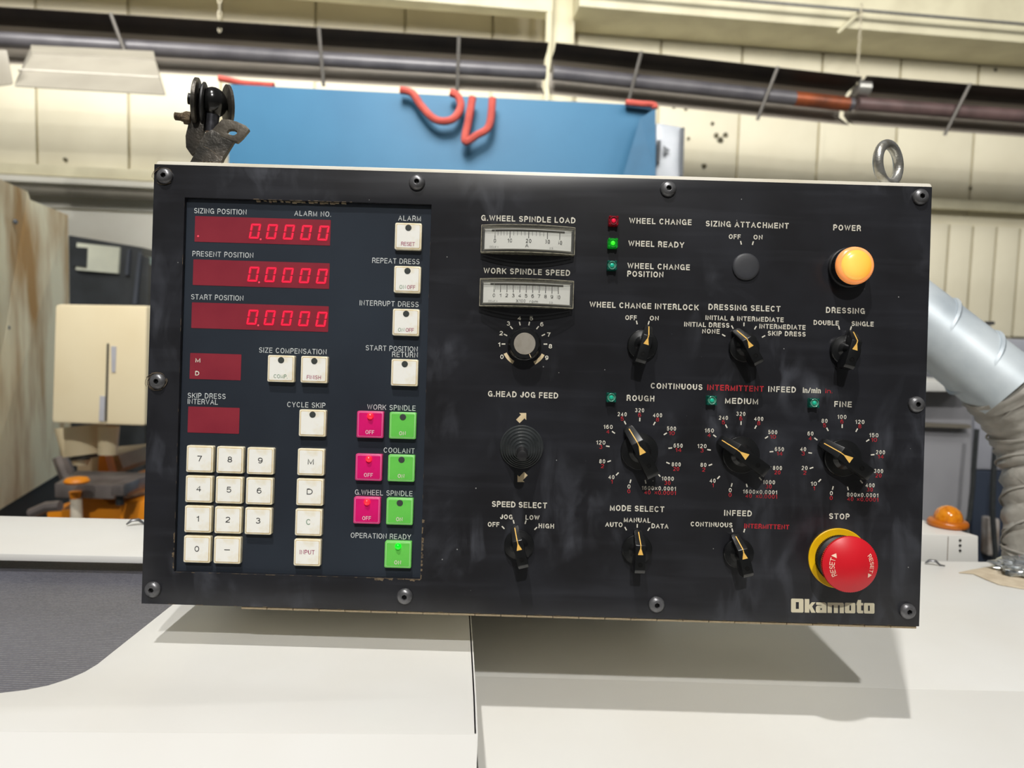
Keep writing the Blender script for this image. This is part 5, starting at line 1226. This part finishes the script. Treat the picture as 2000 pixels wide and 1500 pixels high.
# left cheek: long plate with rounded top reaching down to the enclosure
def cheek(pxs, tz0, tz1, name, yawk=0.0):
    q = [B(x, y) for x, y in pxs]
    bb = MB(); c_ = sum(q, Vector((0, 0, 0))) / len(q)
    n = len(q)
    bb.add([(p.x - c_.x, p.y - c_.y, tz0) for p in q] + [(p.x - c_.x + yawk, p.y - c_.y, tz1) for p in q], [tuple(reversed(range(n))), tuple(range(n, 2 * n))] + [(i, (i + 1) % n, n + (i + 1) % n, n + i) for i in range(n)])
    return pp(name, bb, M_IRON, c_, parent=root_b, ppos=rp_, bev=1.2, smooth=40)
m1, c1 = disc(388, 202, 46, 9, -75, -3, 1.0); pp('cheek', m1, M_IRON, c1 + Vector((0, 0, 10)), parent=root_b, ppos=rp_, smooth=40, label='left round cheek plate')
m2, c2 = disc(400, 204, 42, 6, -75, -3, 1.0); pp('washer', m2, M_BLK2, c2 + Vector((0, 0, 4)), parent=root_b, ppos=rp_, smooth=40)
m3, c3 = disc(436, 199, 43, 8, -56, 8, 1.0); pp('cheek', m3, M_IRON, c3 + Vector((0, 0, -24)), parent=root_b, ppos=rp_, smooth=40, label='right round cheek plate')
cb = B(418, 200)
bm_b = MB(); pr = []
for k in range(13):
    a = rad(-90 + 15 * k); pr.append((max(.2, 30 * math.cos(a)), 26 * math.sin(a)))
bm_b.lathe(pr, 32); bm_b.xf(Matrix.Rotation(rad(6), 4, 'Z') @ Matrix.Rotation(rad(-75), 4, 'Y'))
pp('ball', bm_b, mat('polished_dark_ball', (70, 70, 70), 0.2, 0.85, col2=(50, 50, 50), vscale=90), cb, parent=root_b, ppos=rp_, smooth=60, label='polished steel ball')
cs = B(416, 238)
pp('neck', MB().tube([Vector((0, 28, 0)), Vector((-3, -22, 0))], [14, 12], 20), mat('worn_bright_iron', (108, 108, 114), 0.3, 0.8, col2=(70, 70, 74), vscale=200), cs, parent=root_b, ppos=rp_, smooth=50)
cheek([(383, 178), (404, 178), (405, 235), (402, 262), (398, 292), (380, 308), (369, 292), (368, 270), (374, 245), (379, 215)], 2, 14, 'cheek_arm')
hb = B(370, 231, 10)
pp('hex_nut', MB().tube([Vector((6, -1, 0)), Vector((-9, 1, 0))], 13.5, 6), M_RUST, hb, parent=root_b, ppos=rp_)
pp('stud', MB().tube([Vector((-8, 1, 0)), Vector((-15, 2, 0)), Vector((-16, 2, 0)), Vector((-29, 3, 0))], [9, 9, 7.5, 7], 12), M_RUST, hb, parent=root_b, ppos=rp_)
for k in range(5):
    mt_ = Matrix.Translation((-16.5 - 3 * k, 2.2 + .25 * k, 0)) @ Matrix.Rotation(rad(-88), 4, 'Y')
    pp('thread', MB().lathe([(7.0, -.8), (8.2, 0), (7.0, .8)], 14, close=False).xf(mt_), M_RUST, hb, parent=root_b, ppos=rp_)
# hole in the left cheek (dark slot)
hh = B(380, 198); m4 = MB().lathe([(11, -1), (11, 6)], 20).xf(Matrix.Rotation(rad(-4), 4, 'Z') @ Matrix.Rotation(rad(-75), 4, 'Y'))
pp('cheek_hole', m4, M_HOLE, hh + Vector((-1.5, 0, 11)), parent=root_b, ppos=rp_)
# bent strap with a hole: foot -> bend -> tab
def ribbon(rows, th_, name, mm2, hole=None):
    bb = MB(); vs = []; fs = []; n = len(rows)
    for (a, b2) in rows: vs += [a, b2]
    for (a, b2) in rows: vs += [a + Vector((0, -th_ * .6, -th_)), b2 + Vector((0, -th_ * .6, -th_))]
    o2 = 2 * n
    for i in range(n - 1):
        a = 2 * i; fs += [(a, a + 1, a + 3, a + 2), (o2 + a + 2, o2 + a + 3, o2 + a + 1, o2 + a), (a, a + 2, o2 + a + 2, o2 + a), (a + 1, o2 + a + 1, o2 + a + 3, a + 3)]
    fs += [(0, o2, o2 + 1, 1), (2 * n - 2, 2 * n - 1, o2 + 2 * n - 1, o2 + 2 * n - 2)]
    c_ = sum(vs, Vector((0, 0, 0))) / len(vs)
    bb.add([v - c_ for v in vs], fs)
    return pp(name, bb, mm2, c_, parent=root_b, ppos=rp_, bev=.8, smooth=50)
ribbon([(B(370, 318, 30), B(430, 322, 30)), (B(381, 298, 32), B(437, 306, 24)), (B(390, 276, 30), B(452, 282, 24)), (B(402, 258, 28), B(458, 272, 24)), (B(414, 253, 26), B(462, 266, 24))], 7, 'bent_strap', M_IRON)
# tab with a hole: outline ring around a hole
tabo = [(414, 254), (433, 233), (446, 233), (462, 237), (480, 245), (487, 252), (474, 268), (464, 277), (452, 274), (432, 266)]
ctr = B(453, 258, 26); hol = []
for (x, y) in tabo:
    q = B(x, y, 26); d_ = q - ctr
    a = math.atan2(d_.y, d_.x); hol.append(ctr + Vector((10.5 * math.cos(a), 6.5 * math.sin(a), 0)))
outp = [B(x, y, 26) for x, y in tabo]; n = len(outp)
def thk(p, t): return p + Vector((0, -t * .5, -t))
vs = outp + hol + [thk(p, 6) for p in outp] + [thk(p, 6) for p in hol]
fs = []
for i in range(n):
    j = (i + 1) % n; fs += [(i, j, n + j, n + i), (2 * n + j, 2 * n + i, 3 * n + i, 3 * n + j), (i, 2 * n + i, 2 * n + j, j), (n + j, 3 * n + j, 3 * n + i, n + i)]
c_ = sum(vs, Vector((0, 0, 0))) / len(vs)
pp('strap_tab', MB().add([v - c_ for v in vs], fs), mat('tan_grey_iron', (104, 98, 88), 0.5, 0.5, col2=(78, 72, 64), vscale=90, bump=.2, bscale=300), c_, parent=root_b, ppos=rp_, bev=.6, smooth=40)
# lint at the clamp foot
bb = MB(); random.seed(21)
for k in range(60):
    x = random.uniform(386, 500) if k > 40 else random.uniform(386, 442); h_ = random.uniform(2, 6) if x < 445 else random.uniform(1, 3)
    q = P(x, 314 + (x - 300) * .029, -20 - random.uniform(0, 40)); q.y = EY1
    bb.tube([q, q + Vector((random.uniform(-3, 3), h_, random.uniform(-3, 3))), q + Vector((random.uniform(-6, 6), h_ * .6, random.uniform(-3, 3)))], .9, 4)
q = P(420, 314, -30)
bb.tube([P(398, 286, -10), P(407, 290, -10), P(418, 298, -10), P(427, 306, -10), P(432, 312, -10)], .6, 5)
pp('lint', bb, M_FLUFF, (0, 0, 0), kind='stuff', parent=root_b, ppos=rp_, label='brown lint and swarf round the foot of the clamp')
# ---- swivel post that carries the panel from the machine (behind, in the panel's shadow)
lp_ = PANEL @ (Vector((-200, EY0, -330)) * S)
g_ = CAM.z - HL
inv = PANEL.inverted()
top_l = Vector((-200, EY0 + 1, -330)); bot_w = Vector((lp_.x, lp_.y, g_ + 0.0005)); bot_l = (inv @ bot_w) / S
pp('support_post', MB().tube([Vector((0, 0, 0)), bot_l - top_l], 42, 24), M_RIM, top_l, label='cream support post under the enclosure')
print('triangles', sum(len(o.data.polygons) for o in bpy.data.objects if o.type == 'MESH'), 'objects', len(bpy.data.objects))
